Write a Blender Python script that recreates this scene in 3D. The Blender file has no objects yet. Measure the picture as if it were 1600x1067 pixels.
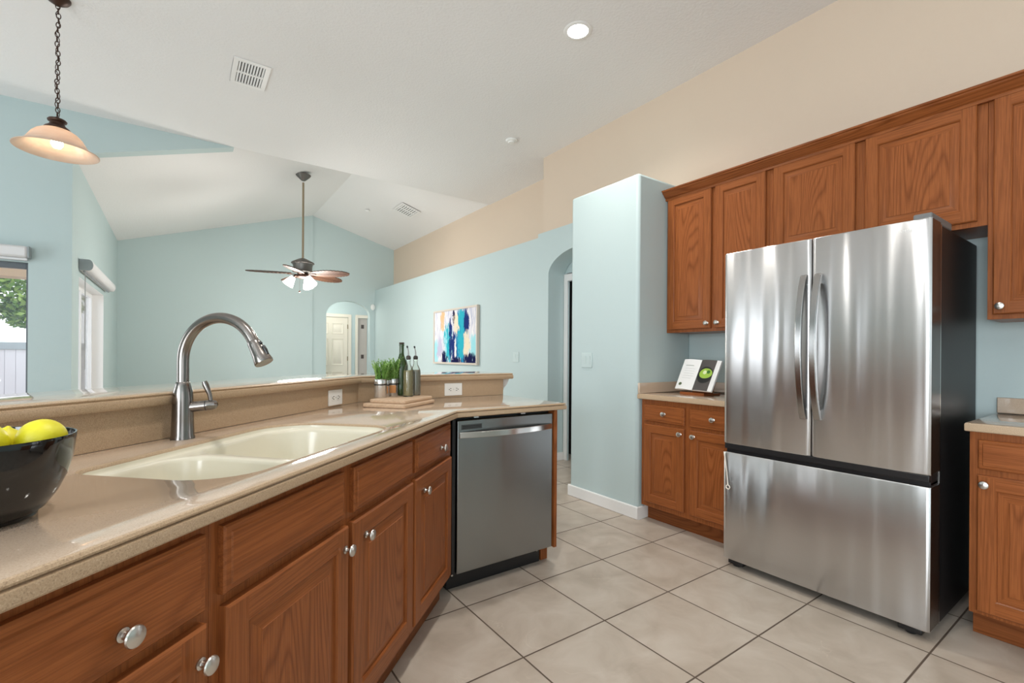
import bpy, bmesh, math, random
from math import sin, cos, pi, radians, sqrt
from mathutils import Vector, Matrix
from mathutils.geometry import tessellate_polygon
random.seed(7)
scene = bpy.context.scene
COL = scene.collection

# ------------------------------------------------------------------ camera
CAM_H = 1.1943
yaw, roll = radians(35.2), 0.0066
fwd = Vector((sin(yaw), cos(yaw), 0)); rgt = Vector((cos(yaw), -sin(yaw), 0)); up = Vector((0, 0, 1))
r2 = rgt * cos(roll) + up * sin(roll); u2 = up * cos(roll) - rgt * sin(roll)
cam = bpy.data.cameras.new('camera'); camo = bpy.data.objects.new('camera', cam); COL.objects.link(camo)
camo.matrix_world = Matrix(((r2.x, u2.x, -fwd.x, 0), (r2.y, u2.y, -fwd.y, 0), (r2.z, u2.z, -fwd.z, CAM_H), (0, 0, 0, 1)))
cam.sensor_width = 36; cam.sensor_fit = 'HORIZONTAL'; cam.lens = 735 / 1600 * 36
cam.shift_y = (555.4 - 533.5) / 1600
cam.clip_start = 0.02; cam.clip_end = 200
scene.camera = camo

# ------------------------------------------------------------------ view, world, lights
vs = scene.view_settings
vs.view_transform = 'Standard'; vs.look = 'None'; vs.gamma = 1; vs.use_curve_mapping = False
vs.exposure = 0.71
scene.cycles.use_denoising = True
scene.cycles.max_bounces = 14; scene.cycles.diffuse_bounces = 8; scene.cycles.glossy_bounces = 6
scene.cycles.transmission_bounces = 10; scene.cycles.transparent_max_bounces = 16
scene.cycles.sample_clamp_indirect = 6
scene.cycles.caustics_reflective = False; scene.cycles.caustics_refractive = False
w = bpy.data.worlds.new('daylight'); scene.world = w; w.use_nodes = True
bg = w.node_tree.nodes['Background']; bg.inputs[0].default_value = (0.90, 0.95, 1.0, 1); bg.inputs[1].default_value = 1.3


def area(name, loc, target, sx, sy, power, col=(1, 1, 1)):
    l = bpy.data.lights.new(name, 'AREA'); l.shape = 'RECTANGLE'; l.size = sx; l.size_y = sy
    l.energy = power; l.color = col
    o = bpy.data.objects.new(name, l); COL.objects.link(o); o.location = loc
    d = Vector(target) - Vector(loc)
    o.rotation_euler = d.to_track_quat('-Z', 'Y').to_euler()
    return o


# added fill lights at unseen side and rear openings and the living-room window
DAY = (0.90, 0.955, 1.0)
# (tilted up to throw more of the fill on the ceiling)
area('daylight_fill', (-3.60, 4.60, 1.40), (3.0, 4.60, 3.8), 1.5, 1.9, 30, DAY)
area('daylight_fill', (-3.55, -1.1, 1.45), (3.0, -0.9, 4.2), 2.8, 1.9, 130, DAY)
area('daylight_fill', (-1.08, 7.25, 1.2), (3, 7.25, 1.2), 2.0, 1.7, 20, DAY)
area('daylight_fill', (-0.6, -2.94, 1.35), (-0.6, 3, 1.9), 2.0, 1.6, 4, DAY)


# ------------------------------------------------------------------ materials
def newmat(name):
    m = bpy.data.materials.new(name); m.use_nodes = True
    nt = m.node_tree; b = nt.nodes['Principled BSDF']
    return m, nt, b


def N(nt, t, **kw):
    n = nt.nodes.new(t)
    for k, v in kw.items():
        if k.startswith('_'): setattr(n, k[1:], v)
        else: n.inputs[k].default_value = v
    return n


def simple(name, col, rough=0.5, metal=0.0, spec=0.5, coat=0.0, **kw):
    m, nt, b = newmat(name)
    b.inputs['Base Color'].default_value = (*col, 1); b.inputs['Roughness'].default_value = rough
    b.inputs['Metallic'].default_value = metal; b.inputs['Specular IOR Level'].default_value = spec
    b.inputs['Coat Weight'].default_value = coat
    for k, v in kw.items(): b.inputs[k].default_value = v
    return m


def bump(nt, b, height_socket, strength, dist=0.01):
    bp = N(nt, 'ShaderNodeBump'); bp.inputs['Strength'].default_value = strength; bp.inputs['Distance'].default_value = dist
    nt.links.new(height_socket, bp.inputs['Height']); nt.links.new(bp.outputs[0], b.inputs['Normal'])


def coords(nt, scale=(1, 1, 1), kind='Object', rnd=False):
    tc = N(nt, 'ShaderNodeTexCoord'); mp = N(nt, 'ShaderNodeMapping'); mp.inputs['Scale'].default_value = scale
    src = tc.outputs[kind]
    if rnd:
        oi = N(nt, 'ShaderNodeObjectInfo'); ml = N(nt, 'ShaderNodeVectorMath', _operation='SCALE')
        cmb = N(nt, 'ShaderNodeCombineXYZ')
        cmb.inputs[0].default_value = 3.1; cmb.inputs[1].default_value = 7.3; cmb.inputs[2].default_value = 5.7
        nt.links.new(cmb.outputs[0], ml.inputs[0]); nt.links.new(oi.outputs['Random'], ml.inputs['Scale'])
        ad = N(nt, 'ShaderNodeVectorMath', _operation='ADD')
        nt.links.new(src, ad.inputs[0]); nt.links.new(ml.outputs[0], ad.inputs[1]); src = ad.outputs[0]
    nt.links.new(src, mp.inputs[0])
    return mp.outputs[0]


def ramp(nt, fac, stops):
    r = N(nt, 'ShaderNodeValToRGB'); e = r.color_ramp.elements
    while len(e) < len(stops): e.new(0.5)
    for el, (p, c) in zip(e, stops): el.position = p; el.color = (*c, 1)
    nt.links.new(fac, r.inputs[0]); return r.outputs[0]


def noise(nt, vec, scale, detail=2, rough=0.5, dist=0.0):
    n = N(nt, 'ShaderNodeTexNoise'); n.inputs['Scale'].default_value = scale; n.inputs['Detail'].default_value = detail
    n.inputs['Roughness'].default_value = rough; n.inputs['Distortion'].default_value = dist
    nt.links.new(vec, n.inputs['Vector']); return n.outputs['Fac']


def math_(nt, op, a, b=None, c=None):
    n = N(nt, 'ShaderNodeMath', _operation=op)
    for i, v in enumerate((a, b, c)):
        if v is None: continue
        if isinstance(v, (int, float)): n.inputs[i].default_value = v
        else: nt.links.new(v, n.inputs[i])
    return n.outputs[0]


def mixc(nt, fac, a, b, mode='MIX'):
    n = N(nt, 'ShaderNodeMix', _data_type='RGBA', _blend_type=mode)
    for sock, v in ((n.inputs[0], fac), (n.inputs[6], a), (n.inputs[7], b)):
        if isinstance(v, tuple): sock.default_value = (*v, 1)
        elif isinstance(v, (int, float)): sock.default_value = v
        else: nt.links.new(v, sock)
    return n.outputs[2]


def paint(name, col, scale=140, strength=0.12, rough=0.6):
    m, nt, b = newmat(name); v = coords(nt)
    f = noise(nt, v, 1.3, 2)
    c = mixc(nt, f, tuple(x * 0.985 for x in col), tuple(min(1, x * 1.015) for x in col))
    nt.links.new(c, b.inputs['Base Color']); b.inputs['Roughness'].default_value = rough
    b.inputs['Specular IOR Level'].default_value = 0.25
    bump(nt, b, noise(nt, v, scale, 3), strength, 0.008 if scale < 100 else 0.004)
    return m


def wood(name, dark, light, axis, rough=0.33, ringscale=1.0, coat=0.06, contrast=0.65, stretch=0.11, rings_n=30.0):
    m, nt, b = newmat(name)
    st = {'z': (1, 1, stretch), 'x': (stretch, 1, 1), 'y': (1, stretch, 1)}[axis]
    v = coords(nt, st, rnd=True)
    n1 = noise(nt, v, 5.2 * ringscale, 1.3, 0.42)
    rings = math_(nt, 'PINGPONG', math_(nt, 'MULTIPLY', n1, rings_n), 0.5)
    rings = math_(nt, 'MULTIPLY', rings, 2.0)
    fs = {'z': (260, 260, 7), 'x': (7, 260, 260), 'y': (260, 7, 260)}[axis]
    v2 = coords(nt, fs, rnd=True)
    pores = noise(nt, v2, 1.0, 2, 0.6)
    ms = {'z': (14, 14, 0.7), 'x': (0.7, 14, 14), 'y': (14, 0.7, 14)}[axis]
    broad = noise(nt, coords(nt, ms, rnd=True), 1.0, 2)
    k_ = contrast
    c = ramp(nt, rings, [(0.0, tuple(d * k_ + l * (1 - k_) for d, l in zip(dark, light))), (0.32, tuple(d * 0.4 * k_ + l * (1 - 0.4 * k_) for d, l in zip(dark, light))), (0.6, light), (1.0, light)])
    c = mixc(nt, math_(nt, 'MULTIPLY', ramp(nt, pores, [(0.42, (1, 1, 1)), (0.56, (0, 0, 0))]), 0.30), c, tuple(x * 0.5 for x in dark))
    c = mixc(nt, math_(nt, 'MULTIPLY', broad, 0.35), c, tuple(x * 0.75 for x in light))
    nt.links.new(c, b.inputs['Base Color'])
    b.inputs['Roughness'].default_value = rough; b.inputs['Coat Weight'].default_value = coat
    b.inputs['Coat Roughness'].default_value = 0.22; b.inputs['Specular IOR Level'].default_value = 0.16
    bump(nt, b, pores, 0.10, 0.002)
    return m


def speckled(name, base, dark, light, rough=0.2, scale=420, coat=0.0):
    m, nt, b = newmat(name)
    b.inputs['Coat Weight'].default_value = coat; b.inputs['Coat Roughness'].default_value = 0.04; v = coords(nt)
    f = noise(nt, v, scale, 2, 0.7)
    c = ramp(nt, f, [(0.30, dark), (0.46, base), (0.56, base), (0.72, light)])
    c = mixc(nt, math_(nt, 'MULTIPLY', noise(nt, v, 6, 2), 0.16), c, tuple(x * 0.85 for x in base))
    nt.links.new(c, b.inputs['Base Color']); b.inputs['Roughness'].default_value = rough
    b.inputs['Specular IOR Level'].default_value = 0.5
    return m


def brushed(name, col, rough, axis, wav=0.0, streak=0.08, aniso=0.0):
    m, nt, b = newmat(name)
    if aniso:
        tg = N(nt, 'ShaderNodeTangent', _direction_type='RADIAL', _axis='Z'); nt.links.new(tg.outputs[0], b.inputs['Tangent'])
        b.inputs['Anisotropic'].default_value = aniso; b.inputs['Anisotropic Rotation'].default_value = 0.25
    sc = {'x': (1.5, 300, 300), 'z': (300, 300, 1.5), 'y': (300, 1.5, 300)}[axis]
    f = noise(nt, coords(nt, sc), 1.0, 3, 0.6)
    c = mixc(nt, f, tuple(x * (1 - streak) for x in col), tuple(min(1, x * (1 + streak)) for x in col))
    nt.links.new(c, b.inputs['Base Color']); b.inputs['Metallic'].default_value = 1
    b.inputs['Roughness'].default_value = rough
    if wav:
        g = noise(nt, coords(nt, (6.0, 6.0, 0.40)), 1.0, 1.5, 0.4)
        bp1 = N(nt, 'ShaderNodeBump'); bp1.inputs['Strength'].default_value = 1.0; bp1.inputs['Distance'].default_value = wav
        nt.links.new(g, bp1.inputs['Height'])
        nt.links.new(bp1.outputs[0], b.inputs['Normal'])
    return m


def emit(name, col, strength, base=(0.9, 0.9, 0.9)):
    m = simple(name, base, 0.4)
    b = m.node_tree.nodes['Principled BSDF']
    b.inputs['Emission Color'].default_value = (*col, 1); b.inputs['Emission Strength'].default_value = strength
    return m


def thin_glass(name, tint=(1, 1, 1), refl=0.06, rough=0.02):
    m = bpy.data.materials.new(name); m.use_nodes = True; nt = m.node_tree; nt.nodes.clear()
    out = N(nt, 'ShaderNodeOutputMaterial'); tr = N(nt, 'ShaderNodeBsdfTransparent'); gl = N(nt, 'ShaderNodeBsdfGlossy')
    tr.inputs[0].default_value = (*tint, 1); gl.inputs['Roughness'].default_value = rough
    fr = N(nt, 'ShaderNodeLayerWeight'); fr.inputs[0].default_value = 0.25
    mx = N(nt, 'ShaderNodeMixShader')
    f = math_(nt, 'MULTIPLY_ADD', fr.outputs['Fresnel'], 0.8, refl * 0.4)
    nt.links.new(f, mx.inputs[0]); nt.links.new(tr.outputs[0], mx.inputs[1]); nt.links.new(gl.outputs[0], mx.inputs[2])
    nt.links.new(mx.outputs[0], out.inputs[0]); return m


M = {}
M['blue'] = paint('blue wall paint', (0.505, 0.605, 0.61))
M['beige'] = paint('beige wall paint', (0.66, 0.54, 0.43))
M['ceiling'] = paint('textured white ceiling', (0.80, 0.79, 0.785), 55, 0.35, 0.8)
M['white'] = simple('white trim paint', (0.82, 0.81, 0.80), 0.4)
M['creamdoor'] = simple('cream door paint', (0.78, 0.72, 0.62), 0.4)
WD, WL = (0.140, 0.034, 0.008), (0.330, 0.104, 0.031)
M['wood_v'] = wood('oak vertical grain', WD, WL, 'z')
M['wood_h'] = wood('oak horizontal grain', WD, WL, 'x', contrast=0.45, stretch=0.07, rings_n=24.0)
M['wood_stile'] = wood('oak straight vertical grain', WD, tuple(x * 0.97 for x in WL), 'z', 0.33, 1.6, 0.06, 0.40, 0.03, 22.0)
M['wood_rail'] = wood('oak straight horizontal grain', WD, tuple(x * 0.97 for x in WL), 'x', 0.33, 1.6, 0.06, 0.40, 0.03, 22.0)
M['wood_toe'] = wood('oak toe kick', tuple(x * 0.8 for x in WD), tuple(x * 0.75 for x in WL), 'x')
M['counter'] = speckled('speckled tan solid surface', (0.565, 0.44, 0.335), (0.44, 0.33, 0.24), (0.64, 0.52, 0.405), 0.08, 420, 0.55)
M['counter_edge'] = speckled('speckled tan edge', (0.47, 0.335, 0.215), (0.27, 0.185, 0.115), (0.60, 0.46, 0.32), 0.30)
M['sink'] = simple('ivory solid surface', (0.72, 0.68, 0.56), 0.18)
M['steel_fridge'] = brushed('brushed stainless steel', (0.60, 0.60, 0.605), 0.29, 'x', 0.026, 0.02, 0.85)
M['steel_dw'] = brushed('dark brushed stainless steel', (0.29, 0.30, 0.30), 0.24, 'x', 0.003, 0.02, 0.6)
M['steel'] = brushed('polished steel', (0.62, 0.61, 0.60), 0.16, 'z')
M['faucet'] = brushed('brushed nickel', (0.235, 0.215, 0.20), 0.24, 'z')
M['nickel'] = simple('satin nickel', (0.62, 0.60, 0.56), 0.28, 1.0)
M['black'] = simple('black plastic', (0.010, 0.010, 0.011), 0.35)
M['blackside'] = simple('black coated steel', (0.014, 0.012, 0.012), 0.42, 0, 0.3)
M['darkbrown'] = simple('dark bronze plastic', (0.030, 0.016, 0.011), 0.22)
M['greyplastic'] = simple('grey plastic', (0.16, 0.16, 0.16), 0.45)
M['plate'] = simple('white plastic plate', (0.84, 0.84, 0.82), 0.35)
M['bluewhite'] = simple('pale blue plastic plate', (0.53, 0.63, 0.63), 0.4)
M['slot'] = simple('dark slot', (0.02, 0.02, 0.02), 0.6)
M['bronze'] = simple('oil rubbed bronze', (0.060, 0.030, 0.020), 0.42, 0.6)
M['fanmetal'] = simple('pewter metal', (0.16, 0.15, 0.14), 0.4, 0.8)
M['rod'] = simple('antique brass rod', (0.36, 0.29, 0.20), 0.35, 0.9)
M['leafwood'] = simple('carved brown blade', (0.070, 0.030, 0.015), 0.5)
M['glass'] = thin_glass('window glass')
M['vinyl'] = simple('white vinyl', (0.85, 0.85, 0.86), 0.35)
M['shade_cloth'] = simple('grey white blind fabric', (0.72, 0.71, 0.72), 0.6)
M['shade_cap'] = simple('grey blind end cap', (0.33, 0.37, 0.39), 0.5)
M['board'] = wood('maple cutting board', (0.54, 0.37, 0.24), (0.64, 0.46, 0.32), 'x', 0.5, 0.6, 0.0)
M['yellow'] = None


# ------------------------------------------------------------------ mesh builder
class MB:
    def __init__(s): s.v = []; s.f = []; s.m = []

    def add(s, vs, fs, mi=0):
        o = len(s.v); s.v += [tuple(x) for x in vs]
        for f in fs: s.f.append([i + o for i in f]); s.m.append(mi)
        return s

    def box(s, x0, x1, y0, y1, z0, z1, mi=0):
        vs = [(x0, y0, z0), (x1, y0, z0), (x1, y1, z0), (x0, y1, z0), (x0, y0, z1), (x1, y0, z1), (x1, y1, z1), (x0, y1, z1)]
        return s.add(vs, [(0, 3, 2, 1), (4, 5, 6, 7), (0, 1, 5, 4), (1, 2, 6, 5), (2, 3, 7, 6), (3, 0, 4, 7)], mi)

    def lathe(s, prof, c=(0, 0, 0), seg=32, axis='z', mi=0, a0=0, a1=2 * pi):
        full = abs(a1 - a0 - 2 * pi) < 1e-6
        n = seg if full else seg + 1; vs = []
        for r, z in prof:
            for k in range(n):
                t = a0 + (a1 - a0) * k / seg
                p = (r * cos(t), r * sin(t), z)
                if axis == 'y': p = (p[0], p[2], p[1])
                if axis == 'x': p = (p[2], p[0], p[1])
                vs.append((p[0] + c[0], p[1] + c[1], p[2] + c[2]))
        fs = []
        for i in range(len(prof) - 1):
            for k in range(seg):
                k2 = (k + 1) % n
                fs.append((i * n + k, i * n + k2, (i + 1) * n + k2, (i + 1) * n + k))
        if prof[0][0] > 1e-6 and full: fs.append(tuple(range(n))[::-1])
        if prof[-1][0] > 1e-6 and full: fs.append(tuple((len(prof) - 1) * n + k for k in range(n)))
        return s.add(vs, fs, mi)

    def tube(s, path, rad, seg=12, mi=0, cap=True):
        P = [Vector(p) for p in path]; R = rad if isinstance(rad, (list, tuple)) else [rad] * len(P)
        vs = []; prev = None
        for i, p in enumerate(P):
            t = (P[min(i + 1, len(P) - 1)] - P[max(i - 1, 0)]).normalized()
            if prev is None:
                a = Vector((0, 0, 1)) if abs(t.z) < 0.9 else Vector((1, 0, 0)); nrm = t.cross(a).normalized()
            else:
                nrm = (prev - t * prev.dot(t)).normalized()
            prev = nrm; bn = t.cross(nrm)
            for k in range(seg):
                a = 2 * pi * k / seg; vs.append(p + (nrm * cos(a) + bn * sin(a)) * R[i])
        fs = [(i * seg + k, i * seg + (k + 1) % seg, (i + 1) * seg + (k + 1) % seg, (i + 1) * seg + k) for i in range(len(P) - 1) for k in range(seg)]
        if cap: fs += [tuple(range(seg))[::-1], tuple((len(P) - 1) * seg + k for k in range(seg))]
        return s.add(vs, fs, mi)

    def ring(s, c, R, r, n1, n2, seg=14, seg2=6, mi=0, squash=1.0):
        # torus with axes n1,n2 spanning its plane
        n1, n2 = Vector(n1), Vector(n2); n3 = n1.cross(n2); c = Vector(c); vs = []
        for i in range(seg):
            a = 2 * pi * i / seg; d = n1 * cos(a) * squash + n2 * sin(a)
            for k in range(seg2):
                b = 2 * pi * k / seg2; vs.append(c + d * R + (d.normalized() * cos(b) + n3 * sin(b)) * r)
        fs = [(i * seg2 + k, ((i + 1) % seg) * seg2 + k, ((i + 1) % seg) * seg2 + (k + 1) % seg2, i * seg2 + (k + 1) % seg2) for i in range(seg) for k in range(seg2)]
        return s.add(vs, fs, mi)

    def ball(s, c, r, seg=20, rings=12, mi=0, sc=(1, 1, 1)):
        prof = [(r * sin(pi * i / rings), -r * cos(pi * i / rings)) for i in range(rings + 1)]
        o = len(s.v); s.lathe([(max(p[0], 1e-5), p[1]) for p in prof], (0, 0, 0), seg, 'z', mi)
        for i in range(o, len(s.v)):
            x, y, z = s.v[i]; s.v[i] = (x * sc[0] + c[0], y * sc[1] + c[1], z * sc[2] + c[2])
        return s

    def extrude(s, poly, vec, mi=0, holes=()):
        """poly: coplanar 3D points; extruded by vec (caps tessellated, holes allowed)"""
        vec = Vector(vec); loops = [[Vector(p) for p in poly]] + [[Vector(p) for p in h] for h in holes]
        flat = [p for l in loops for p in l]; n = len(flat)
        tris = tessellate_polygon(loops)
        vs = flat + [p + vec for p in flat]
        fs = []
        nrm = None
        for t in tris:
            a, b, c = (flat[i] for i in t)
            f = t if (b - a).cross(c - a).dot(vec) < 0 else (t[0], t[2], t[1])
            fs.append(tuple(f)); fs.append(tuple(i + n for i in reversed(f)))
        o = 0
        for li, l in enumerate(loops):
            k = len(l)
            for i in range(k):
                j = (i + 1) % k
                fs.append((o + i, o + j, o + j + n, o + i + n))
            o += k
        return s.add(vs, fs, mi)

    def xform(s, mat, start=0):
        for i in range(start, len(s.v)): s.v[i] = tuple(mat @ Vector(s.v[i]))
        return s


def build(name, mb, mats, parent=None, bevel=0.0, smooth=True, ang=35, seg=2, flat=None):
    me = bpy.data.meshes.new(name); me.from_pydata(mb.v, [], mb.f)
    if not isinstance(mats, (list, tuple)): mats = [mats]
    for m in mats: me.materials.append(M[m] if isinstance(m, str) else m)
    for p, i in zip(me.polygons, mb.m): p.material_index = i
    bm = bmesh.new(); bm.from_mesh(me)
    bmesh.ops.remove_doubles(bm, verts=bm.verts, dist=1e-6)
    bmesh.ops.recalc_face_normals(bm, faces=bm.faces); bm.to_mesh(me); bm.free()
    if smooth:
        for p in me.polygons: p.use_smooth = True
        if flat is not None:
            for p in me.polygons:
                if p.material_index == flat and abs(p.normal.z) > 0.99: p.use_smooth = False
        me.set_sharp_from_angle(angle=radians(ang))
    me.update()
    o = bpy.data.objects.new(name, me); COL.objects.link(o)
    if parent is not None: o.parent = parent
    if bevel:
        md = o.modifiers.new('bevel', 'BEVEL'); md.width = bevel; md.segments = seg; md.limit_method = 'ANGLE'; md.angle_limit = radians(40)
    return o


def tag(o, label, cat, group=None):
    o['label'] = label; o['category'] = cat
    if group: o['group'] = group
    return o


def thing(name, label, cat, loc=(0, 0, 0), rotz=0.0, group=None):
    o = bpy.data.objects.new(name, None); o.empty_display_size = 0.05; COL.objects.link(o)
    o.location = loc; o.rotation_euler = (0, 0, rotz); return tag(o, label, cat, group)


def struct(name, mb, mats, parent=None, bevel=0.0, label=None):
    o = build(name, mb, mats, parent, bevel)
    if parent is None: o['kind'] = 'structure'
    if label: o['label'] = label
    return o


def copy_tree(o, parent=None):
    c = o.copy(); COL.objects.link(c)
    if parent is not None: c.parent = parent
    for ch in o.children: copy_tree(ch, c)
    return c


def offset_poly(poly, d):
    """inset a CCW 2D polygon by d"""
    n = len(poly); out = []
    for i in range(n):
        p0, p1, p2 = Vector(poly[i - 1]), Vector(poly[i]), Vector(poly[(i + 1) % n])
        e1 = (p1 - p0).normalized(); e2 = (p2 - p1).normalized()
        n1 = Vector((-e1.y, e1.x)); n2 = Vector((-e2.y, e2.x)); b = n1 + n2
        out.append(tuple(p1 + b * (d / max(0.2, b.dot(n1)))))
    return out


def round_poly(corners, radii, seg=6):
    out = []; n = len(corners)
    for i in range(n):
        p0, p1, p2 = Vector(corners[i - 1]), Vector(corners[i]), Vector(corners[(i + 1) % n]); r = radii[i]
        a = (p0 - p1).normalized(); b = (p2 - p1).normalized(); half = math.acos(max(-1, min(1, a.dot(b)))) / 2
        t = r / math.tan(half); s1 = p1 + a * t; s2 = p1 + b * t
        c = p1 + (a + b).normalized() * (r / sin(half))
        for k in range(seg + 1):
            u = k / seg; d = ((s1 - c).normalized() * (1 - u) + (s2 - c).normalized() * u)
            # slerp-ish
            ang = (s1 - c).angle(s2 - c)
            d = ((s1 - c) * sin((1 - u) * ang) + (s2 - c) * sin(u * ang)) / sin(ang)
            out.append(tuple(c + d))
    return out


def slab(mb, poly, prof, hole=None, hole_prof=None, mi_top=0, mi_side=0):
    """poly CCW; prof: [(inset, z)...] from top to bottom; hole loop CCW with outset profile"""
    loops = [[(x, y, z) for x, y in offset_poly(poly, ins)] for ins, z in prof]
    n = len(poly); base = len(mb.v)
    mb.v += [p for l in loops for p in l]
    for i in range(len(prof) - 1):
        for k in range(n):
            mb.f.append([base + i * n + k, base + (i + 1) * n + k, base + (i + 1) * n + (k + 1) % n, base + i * n + (k + 1) % n]); mb.m.append(mi_side)
    hl = None
    if hole:
        hl = [[(x, y, z) for x, y in offset_poly(hole, ins)] for ins, z in hole_prof]
        h = len(hole); hb = len(mb.v); mb.v += [p for l in hl for p in l]
        for i in range(len(hole_prof) - 1):
            for k in range(h):
                mb.f.append([hb + i * h + k, hb + i * h + (k + 1) % h, hb + (i + 1) * h + (k + 1) % h, hb + (i + 1) * h + k]); mb.m.append(mi_side)
    for which, idx in ((0, 0), (1, -1)):
        ls = [[Vector(p) for p in loops[idx]]]; ids = [base + (0 if idx == 0 else len(prof) - 1) * n + k for k in range(n)]
        if hole:
            ls.append([Vector(p) for p in hl[idx]]); ids += [hb + (0 if idx == 0 else len(hole_prof) - 1) * h + k for k in range(h)]
        for t in tessellate_polygon(ls):
            mb.f.append([ids[i] for i in t]); mb.m.append(mi_top if idx == 0 else mi_side)


# frames
ANG = radians(44.0); D2 = Vector((cos(ANG), sin(ANG))); N2 = Vector((sin(ANG), -cos(ANG)))


def SN(s, n):  # along the angled counter, and out from it
    p = D2 * s + N2 * n; return (p.x, p.y)


def isect(n, y):  # point of the line N.p = n at y
    return ((n - N2.y * y) / N2.x, y)


# ------------------------------------------------------------------ setting
ZC = 3.45; YK = 5.96; YF = 9.80; XL = -0.83; XB = 3.78; XR = 3.38
# floor tiles
m, nt, b = newmat('beige ceramic floor tile'); v = coords(nt)
sx = N(nt, 'ShaderNodeSeparateXYZ'); nt.links.new(v, sx.inputs[0])
T = 0.457; GX, GY = 1.1168, 1.9478


def gridline(sock, off):
    t = math_(nt, 'DIVIDE', math_(nt, 'SUBTRACT', sock, off), T)
    return math_(nt, 'ABSOLUTE', math_(nt, 'SUBTRACT', math_(nt, 'FRACT', math_(nt, 'ADD', t, 0.5)), 0.5)), math_(nt, 'FLOOR', t)


gx, ix = gridline(sx.outputs[0], GX); gy, iy = gridline(sx.outputs[1], GY)
dist = math_(nt, 'MINIMUM', gx, gy)
mr = N(nt, 'ShaderNodeMapRange', _interpolation_type='SMOOTHSTEP'); mr.inputs[1].default_value = 0.0055; mr.inputs[2].default_value = 0.0095
nt.links.new(dist, mr.inputs[0]); tile = mr.outputs[0]
wn = N(nt, 'ShaderNodeTexWhiteNoise', _noise_dimensions='2D'); cb = N(nt, 'ShaderNodeCombineXYZ'); nt.links.new(ix, cb.inputs[0]); nt.links.new(iy, cb.inputs[1]); nt.links.new(cb.outputs[0], wn.inputs['Vector'])
off = N(nt, 'ShaderNodeVectorMath', _operation='SCALE'); off.inputs['Scale'].default_value = 9.0; nt.links.new(wn.outputs['Color'], off.inputs[0])
vv = N(nt, 'ShaderNodeVectorMath', _operation='ADD'); nt.links.new(v, vv.inputs[0]); nt.links.new(off.outputs[0], vv.inputs[1])
cl = noise(nt, vv.outputs[0], 5.5, 5, 0.55, 0.6)
tc = ramp(nt, cl, [(0.30, (0.42, 0.350, 0.285)), (0.5, (0.50, 0.425, 0.355)), (0.72, (0.575, 0.505, 0.435))])
vein = noise(nt, vv.outputs[0], 3.0, 4, 0.5, 1.2)
vm = ramp(nt, math_(nt, 'ABSOLUTE', math_(nt, 'SUBTRACT', vein, 0.5)), [(0.0, (1, 1, 1)), (0.006, (0, 0, 0))])
gate = ramp(nt, noise(nt, vv.outputs[0], 4.0, 1), [(0.60, (0, 0, 0)), (0.68, (1, 1, 1))])
tc = mixc(nt, math_(nt, 'MULTIPLY', math_(nt, 'MULTIPLY', vm, gate), 0.5), tc, (0.66, 0.58, 0.49))
tc = mixc(nt, math_(nt, 'MULTIPLY', wn.outputs['Value'], 0.10), tc, (0.40, 0.33, 0.27))
c = mixc(nt, tile, (0.105, 0.075, 0.055), tc)
nt.links.new(c, b.inputs['Base Color'])
nt.links.new(math_(nt, 'MULTIPLY_ADD', tile, -0.45, 0.8), b.inputs['Roughness']); b.inputs['Specular IOR Level'].default_value = 0.4
bump(nt, b, tile, 0.5, 0.003); M['tile'] = m
struct('floor', MB().box(-3.9, 5.2, -3.1, 12.2, -0.12, 0.0), 'tile')

# ceiling: level over the kitchen, gabled vault over the living room
mb = MB().box(-3.9, XB + 0.1, -3.1, YK, ZC, ZC + 0.08)
zl0, zl1, zr0, zr1, ze, xr_ = 3.06, 2.985, 3.95, 3.915, 3.457, 2.12
for quad in ([(XL - 0.1, YK + 0.006, zl0 - 0.03), (xr_, YK + 0.006, zr0), (xr_, YF + 0.2, zr1), (XL - 0.1, YF + 0.2, zl1 - 0.03)],
             [(xr_, YK + 0.006, zr0), (XB + 0.1, YK + 0.006, ze - 0.027), (XB + 0.1, YF + 0.2, ze - 0.027), (xr_, YF + 0.2, zr1)]):
    o = len(mb.v)
    mb.add(quad + [(x, y, z + 0.08) for x, y, z in quad], [(0, 1, 2, 3), (7, 6, 5, 4), (0, 4, 5, 1), (1, 5, 6, 2), (2, 6, 7, 3), (3, 7, 4, 0)])
struct('ceiling', mb, 'ceiling')
# gable between the level ceiling and the vault
mb = MB().extrude([(0.30, YK - 0.06, ZC + 0.01), (XB + 0.1, YK - 0.06, ZC + 0.01), (xr_, YK - 0.06, zr0 + 0.06)], (0, 0.06, 0))
struct('wall_gable', mb, 'ceiling')
# wall with the sliding door at the left, and the triangle of wall over the vault's low side
NX0, NX1, NZ = -2.95, -1.12, 2.0
tri = [(XL, YK, 3.05), (XL, YK, ZC), (0.47, YK, ZC)]
mb = MB().extrude([(-3.8, YK, 0), (NX0, YK, 0), (NX0, YK, NZ), (NX1, YK, NZ), (NX1, YK, 0), (XL, YK, 0), (XL, YK, 3.05), (0.47, YK, ZC), (-3.8, YK, ZC)], (0, 0.14, 0))
struct('wall_nook', mb, 'blue')
# left wall of the living room
WY0, WY1, WZ0, WZ1 = 6.33, 8.2, 0.35, 1.955
mb = MB().extrude([(XL, YK + 0.14, 0), (XL, YF, 0), (XL, YF, 3.03), (XL, YK + 0.14, 3.06)], (-0.17, 0, 0), 0,
                  [[(XL, WY0, WZ0), (XL, WY1, WZ0), (XL, WY1, WZ1), (XL, WY0, WZ1)]])
struct('wall_left', mb, 'blue')
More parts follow.
